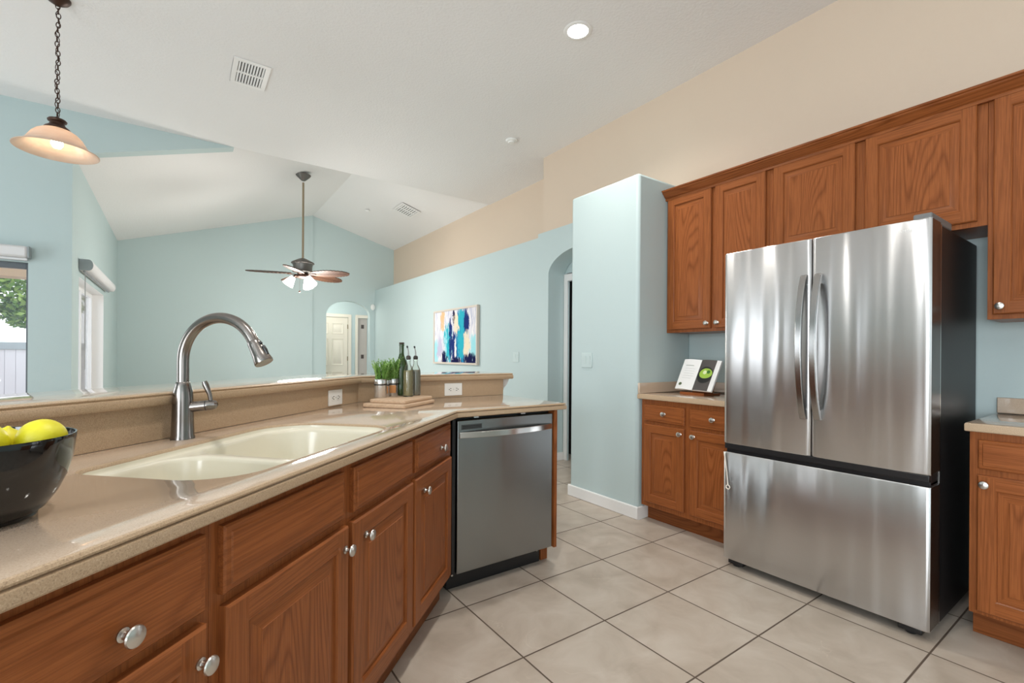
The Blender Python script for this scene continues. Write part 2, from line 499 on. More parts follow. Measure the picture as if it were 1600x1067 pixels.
# far wall, with a shallow step at the ridge and an arched opening
mb = MB().extrude([(XL - 0.17, YF, 0), (xr_, YF, 0), (xr_, YF, 3.93), (XL - 0.17, YF, 3.00)], (0, 0.15, 0))
AX0, AX1 = 2.385, 3.265
arch = [(AX1, 0)] + [((AX0 + AX1) / 2 + (AX1 - AX0) / 2 * cos(t), 1.99 + 0.30 * sin(t)) for t in [pi * k / 20 for k in range(21)]] + [(AX0, 0)]
YF2 = YF + 0.035
poly = [(XB + 0.1, 0), (XB + 0.1, 3.46), (xr_, 3.94), (xr_, 0)] + arch[::-1]
mb.extrude([(x, YF2, z) for x, z in poly], (0, 0.13, 0))
struct('wall_far', mb, 'blue')
# hallway behind the arched opening
mb = MB()
HY = 11.0
mb.extrude([(1.6, HY, 0), (2.35, HY, 0), (2.35, HY, 2.04), (3.15, HY, 2.04), (3.15, HY, 0), (3.37, HY, 0), (3.37, HY, 2.04), (3.62, HY, 2.04), (3.62, HY, 0), (4.6, HY, 0), (4.6, HY, 2.6), (1.6, HY, 2.6)], (0, 0.12, 0))
mb.box(1.5, 1.6, YF2 + 0.13, HY, 0, 2.6); mb.box(4.6, 4.7, YF2 + 0.13, HY, 0, 2.6)
struct('wall_hallway', mb, 'blue')
struct('ceiling_hallway', MB().box(1.5, 4.7, YF2 + 0.13, HY + 0.12, 2.6, 2.68), 'ceiling')
# right side: kitchen wall, partition block, arched wall, plant ledge, recessed upper wall
mb = MB().box(XR, XR + 0.12, -3.1, 2.95, 0, 2.52, 0).box(XR, XR + 0.12, -3.1, 4.19, 2.52, ZC, 1).box(XR + 0.12, XB + 0.1, 4.07, 4.19, 2.62, ZC, 1)
struct('wall_right', mb, ['blue', 'beige'])
struct('wall_partition', MB().box(2.742, XR, 2.287, 3.012, 0, 2.545), 'blue', bevel=0.022)
RY0, RY1, RX = 3.08, 4.08, 3.37
arch = [((RY1 + RY0) / 2 + (RY1 - RY0) / 2 * cos(t), 2.10 + 0.24 * sin(t)) for t in [pi * k / 24 for k in range(25)]]
poly = [(4.27, 0), (4.27, 2.595), (2.95, 2.595), (2.95, 0), (RY0, 0)] + arch[::-1] + [(RY1, 0)]
struct('wall_arch', MB().extrude([(RX, y, z) for y, z in poly], (0.24, 0, 0)), 'blue')
struct('wall_ledge', MB().box(RX, XB, 4.27, YF2, 0, 2.552), 'blue')
struct('wall_recess', MB().box(XB, XB + 0.1, 4.19, YF2, 2.45, 3.47), 'beige')
# room behind the arched wall: its dimness is put into the wall colour
M['dim'] = simple('shade darkened brown wall', (0.028, 0.022, 0.020), 0.6)
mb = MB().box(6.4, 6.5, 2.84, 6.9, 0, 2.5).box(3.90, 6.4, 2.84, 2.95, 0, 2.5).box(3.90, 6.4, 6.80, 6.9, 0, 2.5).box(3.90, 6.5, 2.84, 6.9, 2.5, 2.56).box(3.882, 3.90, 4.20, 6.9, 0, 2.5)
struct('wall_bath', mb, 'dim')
poly = [(2.95, 0), (3.17, 0), (3.17, 2.045), (4.02, 2.045), (4.02, 0), (4.265, 0), (4.265, 2.6), (2.95, 2.6)]
struct('wall_passage_side', MB().extrude([(3.616, y, z) for y, z in poly], (0.02, 0, 0)), 'blue')
dr = thing('door_3', 'white door casing inside the arched opening', 'door'); del dr['category']; del dr['label']; dr['kind'] = 'structure'
mb = MB().box(3.598, 3.6155, 4.02, 4.076, 0, 2.13).box(3.598, 3.6155, 3.088, 3.17, 0, 2.13).box(3.598, 3.6155, 3.17, 4.02, 2.045, 2.13)
build('casing', mb, 'white', dr, 0.004)
# outer shell behind the camera
mb = MB().extrude([(-3.8, -3.0, 0), (-3.8, YK + 0.14, 0), (-3.8, YK + 0.14, ZC), (-3.8, -3.0, ZC)], (-0.12, 0, 0), 0,
                  [[(-3.8, -2.5, 0.5), (-3.8, 0.3, 0.5), (-3.8, 0.3, 2.4), (-3.8, -2.5, 2.4)], [(-3.8, 3.8, 0.5), (-3.8, 5.3, 0.5), (-3.8, 5.3, 2.4), (-3.8, 3.8, 2.4)]])
struct('wall_side', mb, 'blue')
mb = MB().extrude([(-3.92, -3.0, 0), (-1.6, -3.0, 0), (-1.6, -3.0, 2.15), (0.4, -3.0, 2.15), (0.4, -3.0, 0), (XR + 0.1, -3.0, 0), (XR + 0.1, -3.0, ZC), (-3.92, -3.0, ZC)], (0, -0.12, 0))
struct('wall_back', mb, 'blue')
# baseboards
mb = MB().box(2.727, 2.742, 2.272, 3.027, 0, 0.092).box(2.742, 2.86, 2.272, 2.287, 0, 0.092).box(2.742, XR, 3.012, 3.027, 0, 0.092)
struct('baseboard_partition', mb, 'white', bevel=0.006)
mb = MB().box(RX - 0.015, RX, 4.065, YF, 0, 0.092).box(RX, 3.61, 4.066, 4.08, 0, 0.092)
struct('baseboard_right', mb, 'white', bevel=0.004)
mb = MB().box(XL, AX0, YF - 0.015, YF, 0, 0.092)
struct('baseboard_far', mb, 'white', bevel=0.004)
struct('baseboard_left', MB().box(XL, XL + 0.015, YK + 0.14, YF - 0.015, 0, 0.092), 'white', bevel=0.004)

# window in the left wall
wn_ = thing('window_2', 'x', 'window', (XL, 0, 0)); del wn_['category']; del wn_['label']; wn_['kind'] = 'structure'
mb = MB(); x0, x1 = -0.168, -0.115
mb.box(x0, x1, WY0, WY0 + 0.05, WZ0, WZ1).box(x0, x1, WY1 - 0.05, WY1, WZ0, WZ1).box(x0, x1, WY0 + 0.05, WY1 - 0.05, WZ0, WZ0 + 0.05).box(x0, x1, WY0 + 0.05, WY1 - 0.05, WZ1 - 0.05, WZ1)
mb.box(x0 + 0.01, x1 + 0.012, (WY0 + WY1) / 2 - 0.03, (WY0 + WY1) / 2 + 0.03, WZ0 + 0.05, WZ1 - 0.05)
build('window_frame', mb, 'vinyl', wn_, 0.004)
build('window_pane', MB().box(-0.147, -0.143, WY0 + 0.05, WY1 - 0.05, WZ0 + 0.05, WZ1 - 0.05), 'glass', wn_)
mb = MB().box(-0.17, 0.012, WY0, WY1, WZ0 - 0.02, WZ0 + 0.004)
build('window_sill', mb, 'white', wn_, 0.004)
# white plaster returns of the opening
mb = MB().box(-0.114, -0.002, WY1 - 0.006, WY1 - 0.0005, WZ0 + 0.005, WZ1).box(-0.114, -0.002, WY0 + 0.0005, WY0 + 0.006, WZ0 + 0.005, WZ1).box(-0.114, -0.002, WY0 + 0.006, WY1 - 0.006, WZ1 - 0.006, WZ1 - 0.0005)
build('window_reveal', mb, 'white', wn_)
# sliding door at the left
wn_ = thing('window_1', 'x', 'window', (0, YK, 0)); del wn_['category']; del wn_['label']; wn_['kind'] = 'structure'
mb = MB().box(NX1 - 0.020, NX1, 0.05, 0.12, 0, NZ).box(NX0, NX0 + 0.045, 0.05, 0.12, 0, NZ).box(NX0 + 0.045, NX1 - 0.020, 0.05, 0.12, NZ - 0.05, NZ).box(NX0 + 0.045, NX1 - 0.020, 0.05, 0.12, 0, 0.04)
mb.box(-2.07, -1.99, 0.06, 0.11, 0.04, NZ - 0.05)
build('window_frame', mb, simple('dark grey aluminium', (0.10, 0.11, 0.12), 0.4, 0.5), wn_, 0.003)
build('window_pane', MB().box(NX0 + 0.045, NX1 - 0.020, 0.083, 0.087, 0.04, NZ - 0.05), 'glass', wn_)

# unseen side windows, frames added around the daylight fill lights
for nm, y0_, y1_ in (('unseen_window_3', 3.8, 5.3), ('unseen_window_4', -2.5, 0.3)):
    wn_ = thing(nm, 'x', 'window', (-3.8, 0, 0)); del wn_['category']; del wn_['label']; wn_['kind'] = 'structure'
    mb = MB().box(-0.10, -0.05, y0_, y0_ + 0.05, 0.5, 2.4).box(-0.10, -0.05, y1_ - 0.05, y1_, 0.5, 2.4).box(-0.10, -0.05, y0_ + 0.05, y1_ - 0.05, 0.5, 0.55).box(-0.10, -0.05, y0_ + 0.05, y1_ - 0.05, 2.35, 2.4)
    mb.box(-0.095, -0.055, (y0_ + y1_) / 2 - 0.025, (y0_ + y1_) / 2 + 0.025, 0.55, 2.35)
    build('window_frame', mb, 'vinyl', wn_, 0.004)
    build('window_pane', MB().box(-0.077, -0.073, y0_ + 0.05, y1_ - 0.05, 0.55, 2.35), 'glass', wn_)

# roller blinds
t = thing('roller_blind', 'rolled-up white blind cassette above the small window in the left wall', 'blind', (XL, 6.31, 2.02), 0, 'roller blinds')
prof = [(0.002, 0), (0.075, 0)] + [(0.075 + 0.035 * sin(a), 0.055 - 0.055 * cos(a)) for a in [pi * k / 10 for k in range(1, 11)]] + [(0.002, 0.11)]
mb = MB().extrude([(x, 0.008, z) for x, z in prof], (0, 2.00, 0)); build('cassette', mb, 'shade_cloth', t)
for nm, y0 in (('end_cap', 0), ('end_cap', 2.0085)):
    build(nm, MB().extrude([(x, y0, z) for x, z in prof], (0, 0.0075, 0)), 'shade_cap', t, 0.001)
build('bottom_bar', MB().box(0.03, 0.05, 0.03, 1.98, -0.016, -0.0005), simple('grey aluminium bar', (0.30, 0.31, 0.33), 0.4), t, 0.003)
mb = MB().tube([(0.045, 0.03, -0.002), (0.045, 0.03, -1.0)], 0.003, 6).tube([(0.045, 0.055, -0.002), (0.045, 0.055, -1.0)], 0.003, 6)
build('pull_chain', mb, simple('grey bead chain', (0.45, 0.45, 0.46), 0.4), t)
t = thing('roller_blind', 'rolled-up white blind cassette at the left edge above the sliding door', 'blind', (0, YK, 2.03), 0, 'roller blinds')
mb = MB().box(-3.0, -1.108, -0.085, -0.002, 0.0, 0.105); build('cassette', mb, 'shade_cloth', t, 0.02)
build('end_cap', MB().box(-1.1075, -1.10, -0.085, -0.002, 0.0, 0.105), 'shade_cap', t, 0.002)
build('bottom_bar', MB().box(-3.0, -1.115, -0.06, -0.03, -0.022, -0.0005), simple('white aluminium bar', (0.7, 0.7, 0.72), 0.4), t, 0.004)


def panel_face(mb, w, h, y0, i0, rings, mi_v, mi_h, x=0, z=0, mi_p=None):
    """concentric rings facing -y; rings: list of (inset, depth y)"""
    R = [[(x + i, y0 + d, z + i), (x + w - i, y0 + d, z + i), (x + w - i, y0 + d, z + h - i), (x + i, y0 + d, z + h - i)] for i, d in rings]
    for a, b_ in zip(R[:-1], R[1:]):
        for k in range(4):
            k2 = (k + 1) % 4
            mb.add([a[k], a[k2], b_[k2], b_[k]], [(0, 1, 2, 3)], mi_h if k in (0, 2) else mi_v)
    mb.add(R[-1], [(0, 1, 2, 3)], mi_v if mi_p is None else mi_p)


def raised_door(w, h, t=0.02, stile=0.056):
    """raised panel cabinet door; local x 0..w, z 0..h, front toward -y, back at y=0"""
    mb = MB(); s = stile
    # back and edge
    e = 0.005
    R0 = [(0, 0, 0), (w, 0, 0), (w, 0, h), (0, 0, h)]; R1 = [(0, -t + e, 0), (w, -t + e, 0), (w, -t + e, h), (0, -t + e, h)]
    R2 = [(e, -t, e), (w - e, -t, e), (w - e, -t, h - e), (e, -t, h - e)]
    mb.add(R0, [(3, 2, 1, 0)], 0)
    for A, B in ((R0, R1), (R1, R2)):
        for k in range(4):
            mb.add([A[k], A[(k + 1) % 4], B[(k + 1) % 4], B[k]], [(0, 1, 2, 3)], 1 if k in (0, 2) else 0)
    y = -t
    mb.add([(e, y, e), (s, y, e), (s, y, s), (s, y, h - s), (s, y, h - e), (e, y, h - e)], [(0, 1, 2, 3, 4, 5)], 0)
    mb.add([(w - s, y, e), (w - e, y, e), (w - e, y, h - e), (w - s, y, h - e), (w - s, y, h - s), (w - s, y, s)], [(0, 1, 2, 3, 4, 5)], 0)
    mb.add([(s, y, e), (w - s, y, e), (w - s, y, s), (s, y, s)], [(0, 1, 2, 3)], 1)
    mb.add([(s, y, h - s), (w - s, y, h - s), (w - s, y, h - e), (s, y, h - e)], [(0, 1, 2, 3)], 1)
    panel_face(mb, w - 2 * s, h - 2 * s, y, 0, [(0, 0), (0.005, 0.004), (0.006, 0.0095), (0.012, 0.0095), (0.040, 0.0030), (0.0415, 0.0012)], 0, 1, s, s, 2)
    return mb


def slab_front(w, h, t=0.02):
    """drawer front with a routed edge"""
    mb = MB()
    R = [(0, 0.0), (0, -t + 0.008), (0.004, -t + 0.004), (0.014, -t + 0.0035), (0.0165, -t)]
    L = [[(i, y, i), (w - i, y, i), (w - i, y, h - i), (i, y, h - i)] for i, y in R]
    mb.add(L[0], [(3, 2, 1, 0)], 0)
    for A, B in zip(L[:-1], L[1:]):
        for k in range(4): mb.add([A[k], A[(k + 1) % 4], B[(k + 1) % 4], B[k]], [(0, 1, 2, 3)], 0)
    mb.add(L[-1], [(0, 1, 2, 3)], 0)
    return mb


def knob_mb(r=0.0165):
    prof = [(0.0001, 0.0), (0.010, 0.0), (0.0105, 0.003), (0.0065, 0.0055), (0.0048, 0.010), (0.0055, 0.0155), (0.0105, 0.0195), (r * 0.97, 0.0215), (r, 0.0235), (r * 0.93, 0.0262), (r * 0.6, 0.0285), (0.0001, 0.0295)]
    return MB().lathe([(a, -b_) for a, b_ in prof], (0, 0, 0), 24, 'y')


KNOB = None


def knob(parent, x, y, z, name='knob'):
    global KNOB
    if KNOB is None:
        k = build(name, knob_mb(), 'nickel', parent); KNOB = k.data
    else:
        k = bpy.data.objects.new(name, KNOB); COL.objects.link(k); k.parent = parent
    k.location = (x, y, z); k['label'] = 'satin nickel knob'
    return k


def front(parent, kind, x0, x1, z0, z1, kn=None):
    w, h = x1 - x0, z1 - z0
    mb = raised_door(w, h) if kind == 'door' else slab_front(w, h)
    o = build(kind, mb, ['wood_stile', 'wood_rail', 'wood_v'] if kind == 'door' else ['wood_h'], parent)
    o.location = (x0, -0.0005, z0)
    if kn: knob(o, kn[0] - x0, -0.0202, kn[1] - z0)
    return o


def carcass(t, w, depth, z0, z1, toe=None, toe_in=0.055):
    build('cabinet_body', MB().box(0, w, 0.0195, depth, z0, z1), 'wood_stile', t, 0.001)
    build('face_frame', MB().box(0, w, 0, 0.019, z0, z1), 'wood_stile', t, 0.001)
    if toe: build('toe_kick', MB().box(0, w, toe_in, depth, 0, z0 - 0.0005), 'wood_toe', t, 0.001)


# ------------------------------------------------------------------ right wall cabinets
RW = -pi / 2
FX = 2.772  # base face plane; fronts stand 2 cm proud
t = thing('base_cabinet', 'brown oak base cabinet between the blue partition and the refrigerator', 'cabinet', (FX, 2.270, 0), RW, 'oak base cabinets')
carcass(t, 0.755, XR - FX - 0.003, 0.112, 0.884, True, 0.075)
yl = 2.270
front(t, 'drawer', yl - 2.238, yl - 1.905, 0.730, 0.850, (yl - 2.060, 0.793))
front(t, 'drawer', yl - 1.865, yl - 1.535, 0.730, 0.850, (yl - 1.692, 0.795))
front(t, 'door', yl - 2.238, yl - 1.905, 0.148, 0.708, (yl - 1.932, 0.671))
front(t, 'door', yl - 1.862, yl - 1.535, 0.148, 0.708, (yl - 1.831, 0.669))
t = thing('base_cabinet', 'brown oak base cabinet at the right edge, right of the refrigerator', 'cabinet', (FX, 0.516, 0), RW, 'oak base cabinets')
carcass(t, 0.60, XR - FX - 0.003, 0.112, 0.884, True, 0.075)
front(t, 'drawer', 0.028, 0.575, 0.730, 0.853, (0.30, 0.793))
front(t, 'door', 0.026, 0.575, 0.130, 0.704, (0.050, 0.668))

CP = [(0.011, 0.922), (0.006, 0.9205), (0.003, 0.916), (0.0045, 0.9125), (0.0105, 0.9110), (0.0105, 0.9095), (0.001, 0.9075), (0.0, 0.902), (0.0, 0.889), (0.003, 0.8855)]


def ccw(p): return p if sum(p[i - 1][0] * p[i][1] - p[i][0] * p[i - 1][1] for i in range(len(p))) > 0 else p[::-1]


RP = [(0.008, 0.922), (0.003, 0.920), (0.0, 0.915), (0.0, 0.889), (0.003, 0.8855)]
t = thing('countertop', 'short tan countertop with backsplash holding the open cookbook', 'countertop')
mb = MB(); slab(mb, ccw([(2.738, 1.516), (XR - 0.001, 1.516), (XR - 0.001, 2.286), (2.738, 2.286)]), RP, mi_side=1); build('worktop', mb, ['counter', 'counter_edge'], t, flat=0)
build('backsplash', MB().box(XR - 0.02, XR - 0.001, 1.516, 2.266, 0.9225, 1.0).box(2.742, XR - 0.001, 2.2665, 2.286, 0.9225, 1.0), 'counter', t, 0.003)
t = thing('countertop', 'tan countertop with backsplash at the right edge beside the refrigerator', 'countertop')
mb = MB(); slab(mb, ccw([(2.738, -0.10), (XR - 0.001, -0.10), (XR - 0.001, 0.527), (2.738, 0.527)]), RP, mi_side=1); build('worktop', mb, ['counter', 'counter_edge'], t, flat=0)
build('backsplash', MB().box(XR - 0.02, XR - 0.001, -0.10, 0.527, 0.9225, 1.0), 'counter', t, 0.003)

UX = 3.075  # upper face plane
t = thing('wall_cabinet', 'tall two-door oak wall cabinet hung beside the blue partition', 'cabinet', (UX, 2.284, 0), RW, 'oak wall cabinets')
carcass(t, 0.773, XR - UX - 0.002, 1.376, 2.425); yl = 2.284
front(t, 'door', yl - 2.268, yl - 1.908, 1.398, 2.398, (yl - 1.932, 1.434))
front(t, 'door', yl - 1.878, yl - 1.530, 1.398, 2.398, (yl - 1.852, 1.434))
t = thing('wall_cabinet', 'short two-door oak wall cabinet above the refrigerator', 'cabinet', (UX, 1.510, 0), RW, 'oak wall cabinets')
carcass(t, 0.993, XR - UX - 0.002, 1.818, 2.425); yl = 1.510
front(t, 'door', yl - 1.482, yl - 1.041, 1.842, 2.398)
front(t, 'door', yl - 0.995, yl - 0.551, 1.842, 2.398)
t = thing('wall_cabinet', 'tall oak wall cabinet at the right edge of the photo', 'cabinet', (UX, 0.516, 0), RW, 'oak wall cabinets')
carcass(t, 0.61, XR - UX - 0.002, 1.376, 2.425)
front(t, 'door', 0.020, 0.59, 1.398, 2.398, (0.046, 1.434))
# crown moulding running along all three
mb = MB()
cp = [(3.072, 2.388), (3.052, 2.388), (3.048, 2.400), (3.052, 2.405), (3.040, 2.412), (3.022, 2.432), (3.012, 2.438), (3.012, 2.445), (3.003, 2.449), (3.0, 2.458), (3.012, 2.463), (3.072, 2.463)]
mb.extrude([(x, 2.2845, z) for x, z in cp], (0, -2.4, 0))
tag(build('crown_moulding', mb, wood('oak moulding', WD, WL, 'y'), None), 'long oak crown moulding along the tops of the wall cabinets', 'moulding')

# ------------------------------------------------------------------ refrigerator
fr = thing('refrigerator', 'large stainless steel french-door refrigerator with black sides', 'refrigerator', (2.555, 1.507, 0), RW)
# local: x 0..0.912 (left to right), y depth from door front, z up
W = 0.912
build('case', MB().box(0.004, W - 0.004, 0.145, 0.78, 0.035, 1.775), 'blackside', fr, 0.006)
build('case_edge', MB().box(W - 0.0035, W - 0.0015, 0.140, 0.150, 0.04, 1.775), 'steel', fr)


def fridge_door(name, x0, x1, z0, z1, par=fr, bow=0.004):
    mb = MB(); n = 20; c = 0.014
    xs = [x0 + (x1 - x0) * k / n for k in range(n + 1)]
    def yf(x):
        u = (x - x0) / (x1 - x0); d = min(x - x0, x1 - x); e = 0.0
        if d < c: e = 0.006 * (1 - d / c) ** 1.5
        return bow * (2 * u - 1) ** 2 + e
    xs = sorted(set(xs + [x0 + 0.004, x0 + 0.009, x0 + c, x1 - c, x1 - 0.009, x1 - 0.004]))
    k = len(xs); vs = []
    for x in xs: vs += [(x, yf(x) + 0.004, z0), (x, yf(x), z0 + 0.006), (x, yf(x), z1 - 0.006), (x, yf(x) + 0.004, z1)]
    fs = [(4 * i + j, 4 * i + 4 + j, 4 * i + 5 + j, 4 * i + 1 + j) for i in range(k - 1) for j in range(3)]
    mb.add(vs, fs, 0)
    d1 = build(name, mb, ['steel_fridge'], par)
    b_ = MB().box(x0 + 0.0005, x1 - 0.0005, 0.0135, 0.135, z0 + 0.001, z1 - 0.001)
    build('door_liner', b_, 'darkbrown', d1, 0.003)
    return d1


dl = fridge_door('door', 0.0, 0.4525, 0.703, 1.785)
dr_ = fridge_door('door', 0.4575, W, 0.703, 1.785)
dd = fridge_door('freezer_drawer', 0.0, W, 0.045, 0.652, fr, 0.003)
build('recess_grip', MB().box(0.004, W - 0.004, 0.028, 0.1449, 0.648, 0.706).box(0.004, W - 0.004, 0.006, 0.028, 0.672, 0.7025), 'black', fr, 0.003)
build('centre_strip', MB().box(0.4528, 0.4572, 0.02, 0.1, 0.71, 1.775), 'black', fr)


def bow_bar(x, z0, z1, out=0.062, w_=0.030, th=0.017):
    mb = MB(); n = 24; vs = []
    for i in range(n + 1):
        u = i / n; z = z0 + (z1 - z0) * u
        yo = -0.014 - out * (1 - (2 * u - 1) ** 2) ** 0.8
        tn = 0.75 + 0.25 * sin(pi * u)
        vs += [(x - w_ / 2, yo, z), (x + w_ / 2, yo, z), (x + w_ / 2, yo + th * tn + 0.01 * (1 - sin(pi * u)), z), (x - w_ / 2, yo + th * tn + 0.01 * (1 - sin(pi * u)), z)]
    fs = [(4 * i + j, 4 * i + 4 + j, 4 * i + 4 + (j + 1) % 4, 4 * i + (j + 1) % 4) for i in range(n) for j in range(4)] + [(0, 1, 2, 3), (4 * n + 3, 4 * n + 2, 4 * n + 1, 4 * n)]
    mb.add(vs, fs, 0)
    mb.box(x - w_ / 2 + 0.003, x + w_ / 2 - 0.003, -0.016, 0.006, z0 + 0.002, z0 + 0.05).box(x - w_ / 2 + 0.003, x + w_ / 2 - 0.003, -0.016, 0.006, z1 - 0.05, z1 - 0.002)
    return mb


M['handle'] = brushed('dark satin handle steel', (0.40, 0.395, 0.39), 0.22, 'z')
for par, x in ((dl, 0.4255), (dr_, 0.4895)):
    build('handle', bow_bar(x, 0.886, 1.606), 'handle', par, 0.003)
build('hinge_cover', MB().box(W - 0.07, W - 0.006, 0.03, 0.33, 1.7755, 1.812), 'greyplastic', fr, 0.006)
build('hinge', MB().box(W - 0.05, W - 0.004, 0.03, 0.13, 0.656, 0.668).lathe([(0.008, 0.650), (0.008, 0.672)], (W - 0.02, 0.06, 0), 12), 'steel', fr, 0.002)
for x in (0.045, W - 0.085):
    mb = MB().box(x - 0.03, x + 0.055, 0.03, 0.12, 0.012, 0.036).lathe([(0.02, 0.0), (0.024, 0.003), (0.024, 0.02)], (x + 0.01, 0.06, 0), 16)
    build('foot', mb, 'black', fr, 0.004)


def text_mesh(name, s, size, mat, parent, loc, rot=(pi / 2, 0, 0), depth=0.0004, sx=1.0):
    cu = bpy.data.curves.new('txt', 'FONT'); cu.body = s; cu.size = size; cu.extrude = depth; cu.align_x = 'CENTER'; cu.align_y = 'CENTER'
    cu.space_character = 1.15
    ob = bpy.data.objects.new('txt', cu); COL.objects.link(ob)
    dg = bpy.context.evaluated_depsgraph_get(); dg.update()
    me = bpy.data.meshes.new_from_object(ob.evaluated_get(dg)); bpy.data.objects.remove(ob)
    me.materials.clear(); me.materials.append(M[mat] if isinstance(mat, str) else mat)
    o = bpy.data.objects.new(name, me); COL.objects.link(o); o.parent = parent; o.location = loc; o.rotation_euler = rot; o.scale = (sx, 1, 1)
    return o


text_mesh('logo', 'SAMSUNG', 0.0165, simple('pale silver lettering', (0.86, 0.86, 0.85), 0.4, 0.3), dr_, (1.507 - 0.672, 0.0012, 1.743), sx=1.05)
# cord tag hanging from the freezer drawer's corner
mb = MB(); pth = [(0.006, -0.004, 0.652), (0.009, -0.006, 0.640), (0.016, -0.006, 0.60), (0.024, -0.006, 0.54), (0.029, -0.006, 0.49), (0.031, -0.006, 0.468)]
mb.tube(pth, [0.003, 0.0035, 0.003, 0.0028, 0.003, 0.004], 8)
mb.ring((0.032, -0.006, 0.455), 0.011, 0.0032, (1, 0, 0), (0, 0, 1), 18, 8)
o = build('cord', mb, simple('ivory cord', (0.78, 0.70, 0.60), 0.5)); o.location = (2.555, 1.507, 0); o.rotation_euler = (0, 0, RW)
tag(o, 'thin ivory cord with a ring end hanging on the freezer drawer', 'cord')

# ------------------------------------------------------------------ open cookbook on a small wooden stand
t = thing('cookbook', 'open cookbook showing a photo of green soup, leaning on the short countertop', 'book')
BL, BR, TL, TR = Vector((2.985, 2.135, 0.955)), Vector((2.935, 1.815, 0.952)), Vector((3.108, 2.135, 1.168)), Vector((3.053, 1.808, 1.160))
def bp_(u, v): return (BL * (1 - u) + BR * u) * (1 - v) + (TL * (1 - u) + TR * u) * v
bn = (BR - BL).cross(TL - BL).normalized()
if bn.x > 0: bn = -bn
def page(u0, u1, bulge, thick):
    mb = MB(); n = 10; vs = []
    for i in range(n + 1):
        u = u0 + (u1 - u0) * i / n; a = i / n
        h = thick + bulge * sin(pi * a ** 0.8)
        for v_ in (0, 1): vs.append(bp_(u, v_) + bn * h)
        for v_ in (0, 1): vs.append(bp_(u, v_))
    fs = []
    for i in range(n):
        q = 4 * i; fs += [(q, q + 4, q + 5, q + 1), (q + 2, q + 3, q + 7, q + 6), (q, q + 2, q + 6, q + 4), (q + 1, q + 5, q + 7, q + 3)]
    fs += [(0, 1, 3, 2), (4 * n, 4 * n + 2, 4 * n + 3, 4 * n + 1)]
    return mb.add(vs, fs)
M['paper'] = simple('white paper', (0.80, 0.80, 0.79), 0.6)
lp = build('page', page(0.0, 0.49, 0.008, 0.012), 'paper', t); lp['label'] = 'white text page'
rp = build('page', page(0.49, 1.0, 0.008, 0.012)
           , 'paper', t); rp['label'] = 'page with the soup photo'
def decal(name, poly, mat, h, par):
    c = [bp_(u, v) + bn * h for u, v in poly]; mb = MB(); mb.extrude(c, bn * 0.0004); return build(name, mb, mat, par, smooth=False)
def lerp(a, b_, x): return a + (b_ - a) * x
def curved(name, u0, u1, v0, v1, mat, par, eps=0.0008, mask=None):
    mb = MB(); n = 12; vs = []
    for i in range(n + 1):
        u = lerp(u0, u1, i / n); a = (u - 0.49) / 0.51 if u >= 0.49 else u / 0.49
        h = 0.012 + 0.008 * sin(pi * max(0, min(1, a)) ** 0.8) + eps
        vs += [bp_(u, v0) + bn * h, bp_(u, v1) + bn * h]
    return build(name, mb.add(vs, [(2 * i, 2 * i + 2, 2 * i + 3, 2 * i + 1) for i in range(n)]), mat, par)
curved('photo', 0.495, 0.90, 0.0, 1.0, simple('dark slate print', (0.075, 0.066, 0.062), 0.45), rp)
def disc(name, cu_, cv_, ru, rv, mat, par, eps, n=36):
    mb = MB(); vs = []
    for rr in (0.0001, 0.25, 0.5, 0.75, 1.0):
        for k in range(n):
            u = cu_ + ru * rr * cos(2 * pi * k / n); v_ = cv_ + rv * rr * sin(2 * pi * k / n)
            u = min(u, 0.90); a = max(0, min(1, (u - 0.49) / 0.51 if u >= 0.49 else u / 0.49)); h = 0.012 + 0.008 * sin(pi * a ** 0.8) + eps
            vs.append(bp_(u, v_) + bn * h)
    fs = [(i * n + k, i * n + (k + 1) % n, (i + 1) * n + (k + 1) % n, (i + 1) * n + k) for i in range(4) for k in range(n)]
    return build(name, mb.add(vs, fs), mat, par)
disc('bowl_print', 0.715, 0.50, 0.20, 0.27, simple('black bowl print', (0.01, 0.01, 0.01), 0.4), rp, 0.0014)
disc('soup_print', 0.722, 0.55, 0.165, 0.165, simple('green soup print', (0.32, 0.50, 0.06), 0.4), rp, 0.0020)
disc('cream_print', 0.70, 0.58, 0.05, 0.065, simple('cream print', (0.70, 0.78, 0.45), 0.4), rp, 0.0026, 9)
disc('herb_print', 0.79, 0.60, 0.045, 0.06, simple('herb leaf print', (0.04, 0.16, 0.015), 0.4), rp, 0.0030, 7)
gi = simple('grey print', (0.50, 0.51, 0.50), 0.6)
for k, (v_, u1) in enumerate(((0.78, 0.34), (0.68, 0.40), (0.60, 0.40), (0.52, 0.40), (0.44, 0.40), (0.36, 0.36))):
    curved('text_line', 0.12, u1, v_, v_ + (0.018 if k == 0 else 0.008), gi if k else simple('olive print', (0.33, 0.36, 0.30), 0.6), lp, 0.0012)
disc('leaf_print', 0.13, 0.16, 0.05, 0.05, simple('dark leaf print', (0.10, 0.13, 0.06), 0.5), lp, 0.0014, 8)
t = thing('book_stand', 'low reddish wooden stand under the open cookbook', 'stand', (3.0, 1.99, 0.9225), RW)
mb = MB().box(-0.09, 0.10, -0.045, -0.030, 0.0, 0.020).box(-0.09, 0.10, -0.0295, 0.16, 0.0, 0.012)
build('base', mb, 'wood_h', t, 0.002)
mb = MB().add([(-0.07, 0.075, 0.0125), (0.09, 0.075, 0.0125), (0.09, 0.16, 0.20), (-0.07, 0.16, 0.20), (-0.07, 0.087, 0.0125), (0.09, 0.087, 0.0125), (0.09, 0.172, 0.20), (-0.07, 0.172, 0.20)], [(0, 1, 2, 3), (7, 6, 5, 4), (0, 4, 5, 1), (1, 5, 6, 2), (2, 6, 7, 3), (3, 7, 4, 0)])
build('back_rest', mb, 'wood_h', t, 0.001)

